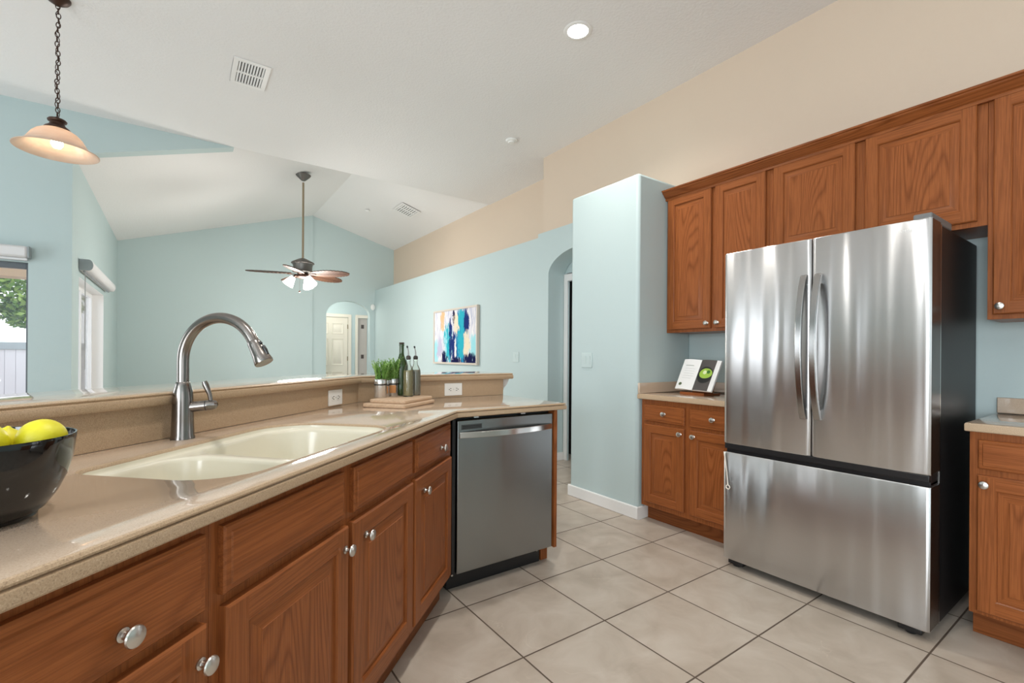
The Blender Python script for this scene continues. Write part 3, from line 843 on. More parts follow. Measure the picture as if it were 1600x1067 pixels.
# ------------------------------------------------------------------ angled island
FN = -0.722  # face plane of the angled cabinets
def island_thing(name, label, cat, s0, group=None):
    x, y = SN(s0, FN); return thing(name, label, cat, (x, y, 0), ANG, group)
G = 'oak base cabinets'
t = island_thing('base_cabinet', 'oak base cabinet under the sink with two doors and two blank fronts', 'cabinet', 0.762, G); s0 = 0.762
build('cabinet_body', MB().box(0, 0.018, 0.0195, 0.60, 0.112, 0.884).box(0.939, 0.945, 0.0195, 0.60, 0.112, 0.884).box(0.0185, 0.9385, 0.0195, 0.60, 0.112, 0.13), 'wood_v', t, 0.001)
build('face_frame', MB().box(0, 0.945, 0, 0.019, 0.112, 0.884), 'wood_stile', t, 0.001)
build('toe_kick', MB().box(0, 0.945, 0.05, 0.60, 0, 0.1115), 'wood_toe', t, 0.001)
front(t, 'drawer', 0.782 - s0, 1.211 - s0, 0.732, 0.864); front(t, 'drawer', 1.263 - s0, 1.694 - s0, 0.732, 0.864)
front(t, 'door', 0.785 - s0, 1.228 - s0, 0.148, 0.708, (1.205 - s0, 0.648)); front(t, 'door', 1.252 - s0, 1.695 - s0, 0.148, 0.708, (1.322 - s0, 0.648))
t = island_thing('base_cabinet', 'narrow oak base cabinet beside the dishwasher with one drawer and door', 'cabinet', 1.708, G); s0 = 1.708
carcass(t, 0.488, 0.55, 0.112, 0.884, True, 0.05)
front(t, 'drawer', 1.724 - s0, 2.152 - s0, 0.735, 0.866, (2.00 - s0, 0.782)); front(t, 'door', 1.716 - s0, 2.160 - s0, 0.142, 0.710, (1.803 - s0, 0.648))
t = island_thing('base_cabinet', 'oak base cabinet in the bottom left corner with one wide drawer', 'cabinet', 0.20, G); s0 = 0.20
carcass(t, 0.561, 0.60, 0.112, 0.884, True, 0.05)
front(t, 'drawer', 0.222 - s0, 0.740 - s0, 0.724, 0.864, (0.582 - s0, 0.773)); front(t, 'door', 0.222 - s0, 0.740 - s0, 0.148, 0.702, (0.722 - s0, 0.640))

# sink outline (s, n) then to the world
quad = [SN(0.862, -0.782), SN(1.684, -0.782), SN(1.692, -1.262), SN(0.858, -1.185)]
quad = ccw(quad)
order = [Vector(q) for q in quad]
HOLE = round_poly(quad, [0.13, 0.09, 0.17, 0.05] if quad[0] == SN(0.862, -0.782) else [0.05, 0.17, 0.09, 0.13], 8)
HOLE = ccw(HOLE)
HP = [(-0.006, 0.922), (-0.001, 0.9205), (0.003, 0.915), (0.004, 0.905), (0.004, 0.8855)]
cn, cy_ = -0.692, 2.040
fc = isect(cn, cy_); bk = isect(-1.385, 2.725); XE = 1.828
poly = [SN(-0.55, cn), fc, (XE, cy_), (XE, 2.725), bk, SN(-0.55, -1.385)]
poly = ccw([tuple(p) for p in poly])
t = thing('countertop', 'long tan speckled island countertop around the sink', 'countertop')
mb = MB(); slab(mb, poly, CP, HOLE, HP, 0, 1); build('worktop', mb, ['counter', 'counter_edge'], t, flat=0)
bs = [SN(-0.55, -1.370), isect(-1.370, 2.710), (1.838, 2.710), (1.838, 2.730), isect(-1.390, 2.730), SN(-0.55, -1.390)]
mb = MB(); mb.extrude([(x, y, 0.9222) for x, y in ccw([tuple(p) for p in bs])], (0, 0, 0.1075)); build('backsplash', mb, 'counter_edge', t)
# raised bar ledge
LP = [(0.013, 1.072), (0.005, 1.070), (0.002, 1.066), (0.004, 1.0625), (0.006, 1.061), (0.001, 1.057), (0.0, 1.052), (0.0, 1.038), (0.004, 1.032)]
lg = [SN(-0.9, -1.343), isect(-1.343, 2.683), (1.906, 2.683), (1.906, 3.06), isect(-1.72, 3.06), SN(-0.9, -1.72)]
mb = MB(); slab(mb, ccw([tuple(p) for p in lg]), LP, mi_side=1)
tag(build('bar_ledge', mb, ['counter', 'counter_edge'], flat=0), 'raised tan bar ledge running above the island backsplash', 'bar top')
pw = [SN(-0.9, -1.392), isect(-1.392, 2.732), (1.8375, 2.732), (1.8375, 2.86), isect(-1.52, 2.86), SN(-0.9, -1.52)]
mb = MB(); mb.extrude([(x, y, 0) for x, y in ccw([tuple(p) for p in pw])], (0, 0, 1.031)); struct('wall_bar', mb, 'blue')
# white scrolled bracket under the end of the ledge
mb = MB()
br = [(0, 0), (0.0, -0.13), (0.010, -0.135), (0.018, -0.115), (0.016, -0.085), (0.026, -0.062), (0.046, -0.045), (0.060, -0.022), (0.066, 0.0)]
mb.extrude([(1.8390 + x, 2.735, 1.0312 + z) for x, z in br], (0, 0.05, 0))
tag(build('bracket', mb, 'white', None, 0.003), 'small white scrolled bracket under the end of the bar ledge', 'bracket')

# sink
t = thing('sink', 'ivory double-bowl sink set into the island countertop', 'sink')
rim = offset_poly(HOLE, 0.0045); low = offset_poly(HOLE, 0.010); h = len(HOLE)
mb = MB()
L = [[(x, y, 0.914) for x, y in rim], [(x, y, 0.908) for x, y in offset_poly(HOLE, 0.005)], [(x, y, 0.903) for x, y in offset_poly(HOLE, 0.007)], [(x, y, 0.900) for x, y in offset_poly(HOLE, 0.011)]]
b0 = len(mb.v); mb.v += [p for l in L for p in l]
for i in range(3):
    for k in range(h): mb.f.append([b0 + i * h + k, b0 + i * h + (k + 1) % h, b0 + (i + 1) * h + (k + 1) % h, b0 + (i + 1) * h + k]); mb.m.append(0)
def bowl_loops(c4, rad):
    q = ccw([tuple(p) for p in c4]); base = ccw(round_poly(q, rad if q[0] == tuple(c4[0]) else rad[::-1], 7))
    return [[(x, y, z) for x, y in offset_poly(base, ins)] for ins, z in ((0, 0.900), (0.004, 0.897), (0.007, 0.888), (0.016, 0.775), (0.026, 0.750), (0.050, 0.736))]
B1 = bowl_loops([SN(0.878, -0.797), SN(1.140, -0.797), SN(1.165, -1.192), SN(0.874, -1.168)], [0.11, 0.05, 0.09, 0.05])
B2 = bowl_loops([SN(1.176, -0.797), SN(1.669, -0.797), SN(1.676, -1.243), SN(1.200, -1.205)], [0.05, 0.08, 0.15, 0.09])
ids = [b0 + 3 * h + k for k in range(h)]; loops = [[Vector(p) for p in L[3]]]
for B in (B1, B2):
    nb = len(B[0]); bb = len(mb.v); mb.v += [p for l in B for p in l]
    ids += [bb + k for k in range(nb)]; loops.append([Vector(p) for p in B[0]])
    for i in range(len(B) - 1):
        for k in range(nb): mb.f.append([bb + i * nb + k, bb + i * nb + (k + 1) % nb, bb + (i + 1) * nb + (k + 1) % nb, bb + (i + 1) * nb + k]); mb.m.append(0)
    mb.f.append([bb + (len(B) - 1) * nb + k for k in range(nb)]); mb.m.append(0)
for tr in tessellate_polygon(loops): mb.f.append([ids[i] for i in tr]); mb.m.append(0)
build('basin', mb, 'sink', t, ang=50)
for s_, n_ in ((1.04, -1.0), (1.46, -1.03)):
    x, y = SN(s_, n_); build('drain', MB().lathe([(0.0001, 0.721), (0.030, 0.7205), (0.036, 0.7225), (0.042, 0.722), (0.044, 0.7185)], (x, y, 0.018), 24), 'nickel', t)

# faucet
fx, fy = SN(1.278, -1.312)
t = thing('faucet', 'tall brushed nickel gooseneck faucet behind the sink', 'faucet', (fx, fy, 0.9222), ANG)
mb = MB().lathe([(0.0335, 0), (0.0335, 0.006), (0.0315, 0.012), (0.030, 0.06), (0.0285, 0.115), (0.0275, 0.142), (0.0270, 0.145), (0.0270, 0.149), (0.021, 0.172), (0.0195, 0.180), (0.0185, 0.181)], seg=32); build('faucet_body', mb, 'faucet', t)
path = [(0, 0, 0.176), (0, 0, 0.23), (0, 0, 0.250)]; R_ = 0.134
for k in range(1, 27):
    a = radians(152) * k / 26; path.append((0, -R_ + R_ * cos(a), 0.250 + R_ * sin(a)))
e = Vector(path[-1]); tn = (e - Vector(path[-2])).normalized()
path.append(tuple(e + tn * 0.012))
build('spout', MB().tube(path, 0.0168, 20), 'faucet', t)
hd = MB(); p0 = e + tn * 0.004
hp = [p0, p0 + tn * 0.004, p0 + tn * 0.014, p0 + tn * 0.05, p0 + tn * 0.072, p0 + tn * 0.076, p0 + tn * 0.0765]
hd.tube([tuple(p) for p in hp], [0.0175, 0.0195, 0.0195, 0.0235, 0.0275, 0.0265, 0.018], 24)
sh = build('spray_head', hd, 'faucet', t)
up_ = Vector((0, -cos(0), 0)); nv = Vector((0, tn.z, -tn.y)); nv = nv if nv.y < 0 else -nv
bt = MB(); c1 = p0 + tn * 0.016 + nv * 0.019; bt.ball(tuple(c1), 0.006, 12, 8)
c2 = p0 + tn * 0.042 + nv * 0.0235; bt.tube([tuple(c2 - tn * 0.014), tuple(c2), tuple(c2 + tn * 0.016)], [0.0045, 0.0065, 0.0045], 10)
build('spray_button', bt, 'black', sh)
hdir = Vector((0.42, -0.91, 0.10)).normalized()
mb = MB(); q0 = Vector((0, 0, 0.098))
mb.tube([tuple(q0 + hdir * a) for a in (0.01, 0.066)], 0.0165, 20); build('handle_stem', mb, 'faucet', t)
build('handle_ring', MB().tube([tuple(q0 + hdir * a) for a in (0.0662, 0.0685)], 0.0158, 20), 'black', t)
hb = build('handle', MB().tube([tuple(q0 + hdir * a) for a in (0.0687, 0.080, 0.094, 0.099)], [0.0168, 0.0168, 0.013, 0.006], 20)
           .tube([tuple(q0 + hdir * 0.080 + Vector((0, 0, 0.012))), tuple(q0 + hdir * 0.078 + Vector((-0.002, 0.001, 0.035))), tuple(q0 + hdir * 0.070 + Vector((-0.004, 0.003, 0.066))), tuple(q0 + hdir * 0.066 + Vector((-0.004, 0.003, 0.078)))], [0.006, 0.0065, 0.0095, 0.007], 14), 'faucet', t)


# outlets
def outlet(label, loc, rotz):
    t = thing('power_outlet', label, 'outlet', loc, rotz, 'backsplash outlets')
    build('cover_plate', MB().box(-0.0635, 0.0635, -0.006, -0.0005, -0.040, 0.040), 'plate', t, 0.002)
    for s_ in (-1, 1):
        r = build('socket', MB().box(s_ * 0.0215 - 0.0165, s_ * 0.0215 + 0.0165, -0.0078, -0.0062, -0.0145, 0.0145), 'plate', t, 0.001)
        mb = MB()
        mb.box(s_ * 0.0215 - 0.0055, s_ * 0.0215 + 0.0045, -0.0084, -0.0079, 0.0050, 0.0085).box(s_ * 0.0215 - 0.0055, s_ * 0.0215 + 0.004, -0.0084, -0.0079, -0.0085, -0.0050)
        mb.lathe([(0.0032, -0.0084), (0.0032, -0.0079)], (s_ * 0.0215 + 0.0105 * s_, 0, 0), 10, 'y')
        build('slots', mb, 'slot', r)
    build('screw', MB().lathe([(0.0001, -0.0072), (0.003, -0.0070), (0.003, -0.0061)], (0, 0, 0), 10, 'y'), 'nickel', t)
    return t


x, y = SN(2.243, -1.370); outlet('white outlet on the backsplash between the faucet and the cutting boards', (x, y, 0.969), ANG)
outlet('white outlet on the backsplash right of the cutting boards', (1.447, 2.710, 0.973), 0)

# dishwasher
t = thing('dishwasher', 'grey stainless steel dishwasher at the end of the island', 'dishwasher', (1.131, 2.07, 0))
W = 0.617
build('tub', MB().box(-0.004, W + 0.004, 0.045, 0.60, 0.10, 0.872), 'black', t)
dm = MB().box(0, W, 0.0, 0.040, 0.100, 0.866)
dwd = build('door', dm, 'steel_dw', t, 0.004)
mb = MB(); n = 24; vs = []
for i in range(n + 1):
    u = i / n; x = 0.008 + (W - 0.016) * u; yo = -0.010 - 0.045 * (1 - (2 * u - 1) ** 2)
    vs += [(x, yo, 0.779), (x, yo, 0.809), (x, yo + 0.014, 0.809), (x, yo + 0.014, 0.779)]
fs = [(4 * i + j, 4 * i + 4 + j, 4 * i + 4 + (j + 1) % 4, 4 * i + (j + 1) % 4) for i in range(n) for j in range(4)] + [(0, 1, 2, 3), (4 * n + 3, 4 * n + 2, 4 * n + 1, 4 * n)]
mb.add(vs, fs); mb.box(0.008, 0.022, -0.006, -0.0002, 0.779, 0.809).box(W - 0.022, W - 0.008, -0.006, -0.0002, 0.779, 0.809)
build('handle', mb, brushed('bright handle steel', (0.62, 0.60, 0.58), 0.18, 'x'), dwd, 0.002)
bd = build('vent_badge', MB().box(0.022, 0.142, -0.0016, -0.0002, 0.819, 0.844), simple('dark grey badge', (0.10, 0.105, 0.105), 0.35, 0.6), dwd, 0.0008)
build('vent_slot', MB().box(0.028, 0.136, -0.0022, -0.0017, 0.826, 0.830).box(0.028, 0.136, -0.0022, -0.0017, 0.834, 0.838), 'slot', bd)
build('kick_plate', MB().box(-0.02, W - 0.035, 0.072, 0.082, 0.0, 0.099), 'black', t)
for x in (0.01, W - 0.055): build('screw', MB().lathe([(0.0001, 0.066), (0.006, 0.067), (0.006, 0.0715)], (x, 0, 0.068), 12, 'y'), 'steel', t)
for x in (0.10, 0.40): build('mounting_clip', MB().box(x, x + 0.03, 0.01, 0.04, 0.8725, 0.8845), 'steel', t, 0.001)
build('side_gasket', MB().box(-0.022, -0.0045, 0.012, 0.40, 0.10, 0.870), 'black', t)
# end panel of the island
t = thing('end_panel', 'narrow oak end panel right of the dishwasher', 'panel', (1.757, 2.062, 0))
build('panel', MB().box(0, 0.020, 0, 0.655, 0.095, 0.884), 'wood_v', t, 0.001)
build('panel_foot', MB().box(-0.030, 0.018, 0.082, 0.64, 0.0, 0.094), 'wood_v', t, 0.001)

# ------------------------------------------------------------------ cutting boards, herbs, bottles
ba = radians(37.2)
def board(label, cx, cy, z, w_, d_, h_, ang):
    t = MB(); pts = round_poly([(-w_ / 2, -d_ / 2), (w_ / 2, -d_ / 2), (w_ / 2, d_ / 2), (-w_ / 2, d_ / 2)], [0.018] * 4, 5)
    slab(t, pts, [(0.005, h_), (0.0015, h_ - 0.0015), (0, h_ - 0.005), (0, 0.005), (0.0015, 0.0015), (0.005, 0)])
    o = build('cutting_board', t, 'board'); o.location = (cx, cy, z); o.rotation_euler = (0, 0, ang); return tag(o, label, 'cutting board', 'stacked cutting boards')
board('larger pale wooden cutting board at the bottom of the stack', 0.980, 2.440, 0.9223, 0.345, 0.250, 0.0185, ba)
board('smaller pale wooden cutting board on top, under the jars and bottles', 1.000, 2.462, 0.9412, 0.315, 0.215, 0.0185, ba)
BZ = 0.9600
M['tin'] = simple('bright tin', (0.66, 0.65, 0.63), 0.25, 0.85)
M['herb'] = simple('fresh green herb', (0.16, 0.33, 0.06), 0.6)
M['herb2'] = simple('pale green herb', (0.34, 0.54, 0.16), 0.6)
M['soil'] = simple('dark soil', (0.02, 0.014, 0.01), 0.9)
M['orange'] = simple('orange paper tag', (0.56, 0.24, 0.08), 0.6)
M['darkband'] = simple('dark band', (0.03, 0.025, 0.02), 0.5)
def herb_pot(label, x, y, r, hgt, tagged, nst, seed, hh):
    rd = random.Random(seed)
    t = thing('potted_herb', label, 'plant', (x, y, BZ), rd.random() * 6, 'herb pots on the cutting board')
    mb = MB().lathe([(r * 0.94, 0), (r, 0.003), (r, hgt * 0.70), (r * 1.03, hgt * 0.74), (r * 1.03, hgt * 0.98), (r, hgt), (r * 0.93, hgt), (r * 0.92, hgt * 0.85)], seg=28)
    pot = build('tin_pot', mb, 'tin', t)
    build('band', MB().lathe([(r * 1.035, hgt * 0.67), (r * 1.05, hgt * 0.69), (r * 1.05, hgt * 0.73), (r * 1.035, hgt * 0.745)], seg=28), 'darkband', pot)
    if tagged:
        rr = r * 1.012
        # a strip that wraps the side facing the camera
        a_mid = math.atan2(-0.82, -0.5) - t.rotation_euler.z
        build('paper_tag', MB().lathe([(rr, hgt * 0.20), (rr * 1.012, hgt * 0.21), (rr * 1.012, hgt * 0.63), (rr, hgt * 0.64)], seg=12, a0=a_mid - 0.9, a1=a_mid + 0.7), 'orange', pot)
    build('soil', MB().lathe([(0.0001, hgt * 0.88), (r * 0.915, hgt * 0.87)], seg=20), 'soil', t)
    mb = MB()
    for k in range(nst):
        a = rd.random() * 2 * pi; q = sqrt(rd.random()) * r * 0.85; bx, by = q * cos(a), q * sin(a)
        L_ = hh * (0.55 + 0.5 * rd.random()); lean = 0.34 * rd.random(); la = a + rd.uniform(-0.8, 0.8)
        pts = [(bx + lean * L_ * u * u * cos(la), by + lean * L_ * u * u * sin(la), hgt * 0.87 + L_ * u) for u in (0, 0.35, 0.7, 1)]
        mi = 0 if rd.random() < 0.6 else 1
        mb.tube(pts, [0.0009, 0.0008, 0.0007, 0.0004], 4, mi)
        for j in range(20):
            u = 0.12 + 0.88 * j / 19; i_ = min(2, int(u * 3)); f_ = u * 3 - i_
            p = Vector(pts[i_]).lerp(Vector(pts[i_ + 1]), min(1, f_)); la2 = rd.random() * 2 * pi; ll = 0.010 + 0.009 * rd.random()
            d_ = Vector((cos(la2), sin(la2), 0.7 + 0.8 * rd.random())).normalized(); sd = d_.cross(Vector((0, 0, 1))).normalized() * 0.0026
            mb.add([p, p + d_ * ll * 0.5 + sd, p + d_ * ll, p + d_ * ll * 0.5 - sd], [(0, 1, 2, 3)], mi)
    f_ = build('foliage', mb, ['herb', 'herb2'], t, smooth=False); return t
herb_pot('silver tin of green herbs at the left front of the board', 0.898, 2.520, 0.0335, 0.100, False, 60, 1, 0.110)
herb_pot('silver herb tin with an orange tag beside the dark green bottle', 0.990, 2.572, 0.0290, 0.098, True, 55, 2, 0.122)
herb_pot('herb tin half hidden between the other two tins', 0.946, 2.562, 0.0190, 0.092, True, 32, 3, 0.105)

M['greenglass'] = simple('dark green bottle glass', (0.035, 0.075, 0.020), 0.08, 0, 0.6, **{'Transmission Weight': 0.25})
t = thing('bottle', 'tall dark green wine bottle on the cutting board', 'bottle', (1.046, 2.590, BZ))
mb = MB().lathe([(0.030, 0), (0.036, 0.004), (0.037, 0.012), (0.037, 0.160), (0.0365, 0.172), (0.032, 0.190), (0.022, 0.212), (0.0155, 0.230), (0.0135, 0.245), (0.0130, 0.285), (0.0150, 0.286), (0.0150, 0.294), (0.0130, 0.295)], seg=32)
build('bottle_glass', mb, 'greenglass', t); build('cork', MB().lathe([(0.0115, 0.2955), (0.0145, 0.297), (0.0150, 0.303), (0.0120, 0.306)], seg=20), simple('dark cork', (0.05, 0.035, 0.025), 0.7), t)
M['clearglass'] = thin_glass('clear bottle glass', (0.93, 0.95, 0.92), 0.10)
M['oil'] = simple('olive oil with herbs', (0.30, 0.25, 0.125), 0.25)
M['oilgrey'] = simple('grey green infused oil', (0.29, 0.265, 0.215), 0.25)
M['spout_steel'] = simple('pourer steel', (0.35, 0.34, 0.33), 0.3, 0.9)
def oil_bottle(label, x, y, mat):
    t = thing('oil_bottle', label, 'bottle', (x, y, BZ), 0, 'oil bottles')
    mb = MB().lathe([(0.024, 0), (0.0285, 0.003), (0.0295, 0.010), (0.0295, 0.135), (0.027, 0.150), (0.020, 0.166), (0.0125, 0.180), (0.0115, 0.196), (0.0135, 0.198), (0.0135, 0.206), (0.0105, 0.207)], seg=28)
    build('bottle_glass', mb, 'clearglass', t)
    build('oil', MB().lathe([(0.0001, 0.006), (0.0265, 0.006), (0.0275, 0.012), (0.0275, 0.136), (0.0255, 0.148), (0.0001, 0.148)], seg=28), mat, t)
    build('stopper', MB().lathe([(0.0098, 0.2075), (0.0135, 0.209), (0.0135, 0.222), (0.010, 0.228), (0.005, 0.231)], seg=18), 'darkband', t)
    sp = build('pour_spout', MB().tube([(0, 0, 0.2315), (0, 0, 0.25), (-0.002, 0.001, 0.264), (-0.005, 0.003, 0.276)], [0.004, 0.0035, 0.003, 0.003], 10), 'spout_steel', t)
    build('spout_cap', MB().tube([(-0.0045, 0.0025, 0.2735), (-0.007, 0.004, 0.285)], 0.0048, 10), 'black', sp)
oil_bottle('glass oil bottle with greenish oil at the front of the board', 1.050, 2.500, 'oil')
oil_bottle('glass bottle of grey oil behind and right of the greenish one', 1.116, 2.552, 'oilgrey')

# ------------------------------------------------------------------ fruit bowl
bxc, byc = -0.285, 1.118
M['bowlblack'] = simple('glossy black ceramic', (0.006, 0.006, 0.006), 0.06, 0, 0.6)
mb = MB().lathe([(0.0001, 0.004), (0.080, 0.004), (0.082, 0.0), (0.088, 0.0), (0.089, 0.005), (0.098, 0.012), (0.113, 0.034), (0.125, 0.062), (0.1325, 0.092), (0.136, 0.122), (0.1372, 0.132), (0.1366, 0.1335), (0.1340, 0.133), (0.1315, 0.115), (0.127, 0.090), (0.119, 0.062), (0.107, 0.038), (0.092, 0.020), (0.075, 0.012), (0.0001, 0.010)], seg=64)
o = build('bowl', mb, 'bowlblack'); o.location = (bxc, byc, 0.9222); tag(o, 'glossy black bowl of yellow fruit at the left end of the counter', 'bowl')
m, nt, b = newmat('yellow lemon peel'); v = coords(nt)
c = mixc(nt, noise(nt, v, 25, 3), (0.68, 0.62, 0.010), (0.78, 0.70, 0.03)); nt.links.new(c, b.inputs['Base Color']); b.inputs['Roughness'].default_value = 0.45
bump(nt, b, noise(nt, v, 500, 2), 0.25, 0.001); M['yellow'] = m
def lemon(label, x, y, z, r, rot):
    mb = MB().lathe([(0.0001, -1.17 * r), (0.10 * r, -1.15 * r), (0.17 * r, -1.06 * r), (0.30 * r, -0.97 * r), (0.55 * r, -0.84 * r), (0.80 * r, -0.60 * r), (0.95 * r, -0.31 * r), (1.0 * r, 0.0), (0.95 * r, 0.31 * r), (0.80 * r, 0.60 * r), (0.55 * r, 0.84 * r), (0.28 * r, 0.97 * r), (0.0001, 1.02 * r)], seg=32)
    o = build('lemon', mb, 'yellow', ang=80); o.location = (x, y, z); o.rotation_euler = rot; tag(o, label, 'fruit', 'lemons in the bowl')
lemon('right yellow lemon above the rim of the black bowl', -0.196, 1.142, 1.044, 0.034, (1.2, 0.2, 0.5))
lemon('left yellow lemon in the black bowl, cut by the photo edge', -0.266, 1.118, 1.044, 0.036, (0.4, -1.2, 0.3))
lemon('yellow lemon showing a nub between the two larger lemons', -0.250, 1.182, 1.036, 0.026, (3.3, 0.2, 0.0))
lemon('yellow lemon deep in the black bowl under the others', -0.325, 1.075, 1.020, 0.032, (1.5, 0.2, 1.1))

# ------------------------------------------------------------------ pendant lamp
px_, py_ = -0.648, 4.125
t = thing('pendant_lamp', 'bronze chain pendant lamp with a frosted alabaster glass shade', 'lamp', (px_, py_, 0))
m, nt, b = newmat('alabaster glass'); v = coords(nt, (1, 1, 3))
f = noise(nt, v, 9, 4, 0.6, 1.5)
c = mixc(nt, f, (0.74, 0.56, 0.44), (0.90, 0.82, 0.74)); nt.links.new(c, b.inputs['Base Color']); b.inputs['Roughness'].default_value = 0.25
b.inputs['Subsurface Weight'].default_value = 0.0; b.inputs['Transmission Weight'].default_value = 0.0
tl = N(nt, 'ShaderNodeBsdfTranslucent'); nt.links.new(c, tl.inputs[0]); mx = N(nt, 'ShaderNodeMixShader'); mx.inputs[0].default_value = 0.45
nt.links.new(b.outputs[0], mx.inputs[1]); nt.links.new(tl.outputs[0], mx.inputs[2]); nt.links.new(mx.outputs[0], nt.nodes['Material Output'].inputs[0]); M['alabaster'] = m
ZR = 2.478
sp = [(0.052, ZR + 0.135), (0.075, ZR + 0.128), (0.100, ZR + 0.112), (0.122, ZR + 0.088), (0.138, ZR + 0.060), (0.150, ZR + 0.038), (0.172, ZR + 0.018), (0.196, ZR + 0.004), (0.206, ZR), (0.207, ZR - 0.004), (0.203, ZR - 0.005), (0.194, ZR - 0.001), (0.170, ZR + 0.013), (0.147, ZR + 0.033), (0.134, ZR + 0.056), (0.118, ZR + 0.084), (0.097, ZR + 0.107), (0.073, ZR + 0.123), (0.052, ZR + 0.130)]
build('glass_shade', MB().lathe(sp, seg=64), 'alabaster', t)
build('shade_cap', MB().lathe([(0.064, ZR + 0.131), (0.067, ZR + 0.135), (0.060, ZR + 0.146), (0.044, ZR + 0.158), (0.036, ZR + 0.170), (0.036, ZR + 0.178), (0.045, ZR + 0.184), (0.048, ZR + 0.192), (0.042, ZR + 0.200), (0.022, ZR + 0.206), (0.008, ZR + 0.216), (0.0001, ZR + 0.218)], seg=32), 'bronze', t)
M['bulb'] = emit('warm bulb', (1.0, 0.80, 0.55), 16)
build('bulb', MB().lathe([(0.0001, ZR + 0.015), (0.018, ZR + 0.020), (0.029, ZR + 0.038), (0.030, ZR + 0.052), (0.022, ZR + 0.078), (0.014, ZR + 0.095), (0.013, ZR + 0.118)], seg=24), 'bulb', t)
mb = MB(); z = ZR + 0.215; k = 0
while z < ZC - 0.05:
    ax = (1, 0, 0) if k % 2 else (0, 1, 0)
    mb.ring((0.003 * sin(k * 0.7), 0.003 * cos(k * 0.9), z + 0.016), 0.0185, 0.0030, ax, (0, 0, 1), 14, 6, 0, 0.55); z += 0.030; k += 1
build('chain', mb, 'bronze', t)
wp = [(0.010 * sin(u * 40), 0.010 * cos(u * 33), ZR + 0.21 + (ZC - 0.03 - ZR - 0.21) * u) for u in [i / 60 for i in range(61)]]
build('wire', MB().tube(wp, 0.0022, 6), 'bronze', t)
build('ceiling_canopy', MB().lathe([(0.0001, ZC - 0.050), (0.012, ZC - 0.048), (0.03, ZC - 0.036), (0.052, ZC - 0.022), (0.062, ZC - 0.008), (0.063, ZC - 0.0005)], seg=32), 'bronze', t)
# ------------------------------------------------------------------ ceiling fan
fxc, fyc = 1.395, 7.07
slz = 3.06 + (zr0 - zl0) / (xr_ - XL) * (fxc - XL)
t = thing('ceiling_fan', 'ceiling fan with palm-leaf blades and glass lights on a long rod', 'ceiling fan', (fxc, fyc, 0))
build('ceiling_canopy', MB().lathe([(0.016, slz - 0.115), (0.028, slz - 0.110), (0.060, slz - 0.080), (0.085, slz - 0.055), (0.098, slz - 0.040), (0.100, slz - 0.034)], seg=28), 'fanmetal', t)
build('down_rod', MB().tube([(0, 0, slz - 0.14), (0, 0, 2.52)], 0.0135, 14), 'rod', t)
build('motor_housing', MB().lathe([(0.02, 2.535), (0.05, 2.525), (0.10, 2.500), (0.148, 2.474), (0.152, 2.460), (0.132, 2.450), (0.125, 2.415), (0.122, 2.365), (0.132, 2.352), (0.132, 2.340), (0.10, 2.332), (0.06, 2.328)], seg=36), 'fanmetal', t)
build('switch_housing', MB().lathe([(0.06, 2.3275), (0.072, 2.320), (0.074, 2.300), (0.080, 2.294), (0.080, 2.270), (0.06, 2.258), (0.03, 2.250), (0.0001, 2.248)], seg=28), 'bronze', t)
def blade_mb():
    mb = MB(); pts = []; n = 22
    for i in range(n + 1):
        u = i / n; r = 0.145 + 0.555 * u
        w_ = 0.030 + 0.072 * sin(pi * min(1, u * 0.95 + 0.05)) ** 0.75
        if u > 0.93: w_ *= (1 - u) / 0.07 * 0.9 + 0.10
        w_ += 0.011 * (i % 2)
        pts.append((r, w_))
    poly = [(r, w_, 0) for r, w_ in pts] + [(r, -w_, 0) for r, w_ in pts[::-1]]
    mb.extrude(poly, (0, 0, 0.012))
    return mb
arm_mb = MB().box(0.075, 0.20, -0.018, 0.018, -0.010, -0.001)
for k, ph in enumerate((207, 135, 63, -9, 279)):
    d_ = rgt * cos(radians(ph)) + fwd * sin(radians(ph)); az = math.atan2(d_.y, d_.x)
    bl = build('fan_blade', blade_mb(), 'leafwood', t); bl.location = (0, 0, 2.312); bl.rotation_euler = (radians(-14), radians(1), az)
    build('blade_arm', arm_mb, 'bronze', bl, 0.003)
    mb = MB().box(0.16, 0.66, -0.004, 0.004, -0.003, -0.0002)
    for q in range(9):
        r = 0.20 + 0.05 * q
        for s_ in (-1, 1): mb.add([(r, 0, -0.002), (r + 0.05, s_ * 0.065, -0.0012), (r + 0.054, s_ * 0.065, -0.0012), (r + 0.006, 0, -0.002)], [(0, 1, 2, 3)])
    build('leaf_vein', mb, simple('dark vein', (0.05, 0.02, 0.012), 0.6), bl)
M['fanshade'] = emit('lit frosted glass', (1.0, 0.92, 0.80), 5.0)
for k, ph in enumerate((212, 330, 90)):
    d_ = (rgt * cos(radians(ph)) + fwd * sin(radians(ph))); dn = (d_ * 0.55 + Vector((0, 0, -0.85))).normalized()
    p = Vector((0, 0, 2.285)) + d_ * 0.075
    s1 = build('lamp_arm', MB().tube([tuple(p - d_ * 0.01), tuple(p + d_ * 0.02), tuple(p + d_ * 0.03 + dn * 0.03)], 0.016, 12), 'bronze', t)
    q = p + d_ * 0.03 + dn * 0.03
    build('lamp_shade', MB().tube([tuple(q + dn * a) for a in (0.0, 0.03, 0.07, 0.12, 0.13)], [0.030, 0.042, 0.055, 0.070, 0.074], 24), 'fanshade', s1)
mb = MB().tube([(-0.045, -0.03, 2.25), (-0.045, -0.03, 2.075)], 0.0012, 5); mb.ball((-0.045, -0.03, 2.062), 0.014, 10, 8)
build('pull_chain', mb, 'bronze', t)
fl = bpy.data.lights.new('fan_lights', 'POINT'); fl.energy = 72; fl.color = (1.0, 0.96, 0.90); fl.shadow_soft_size = 0.28
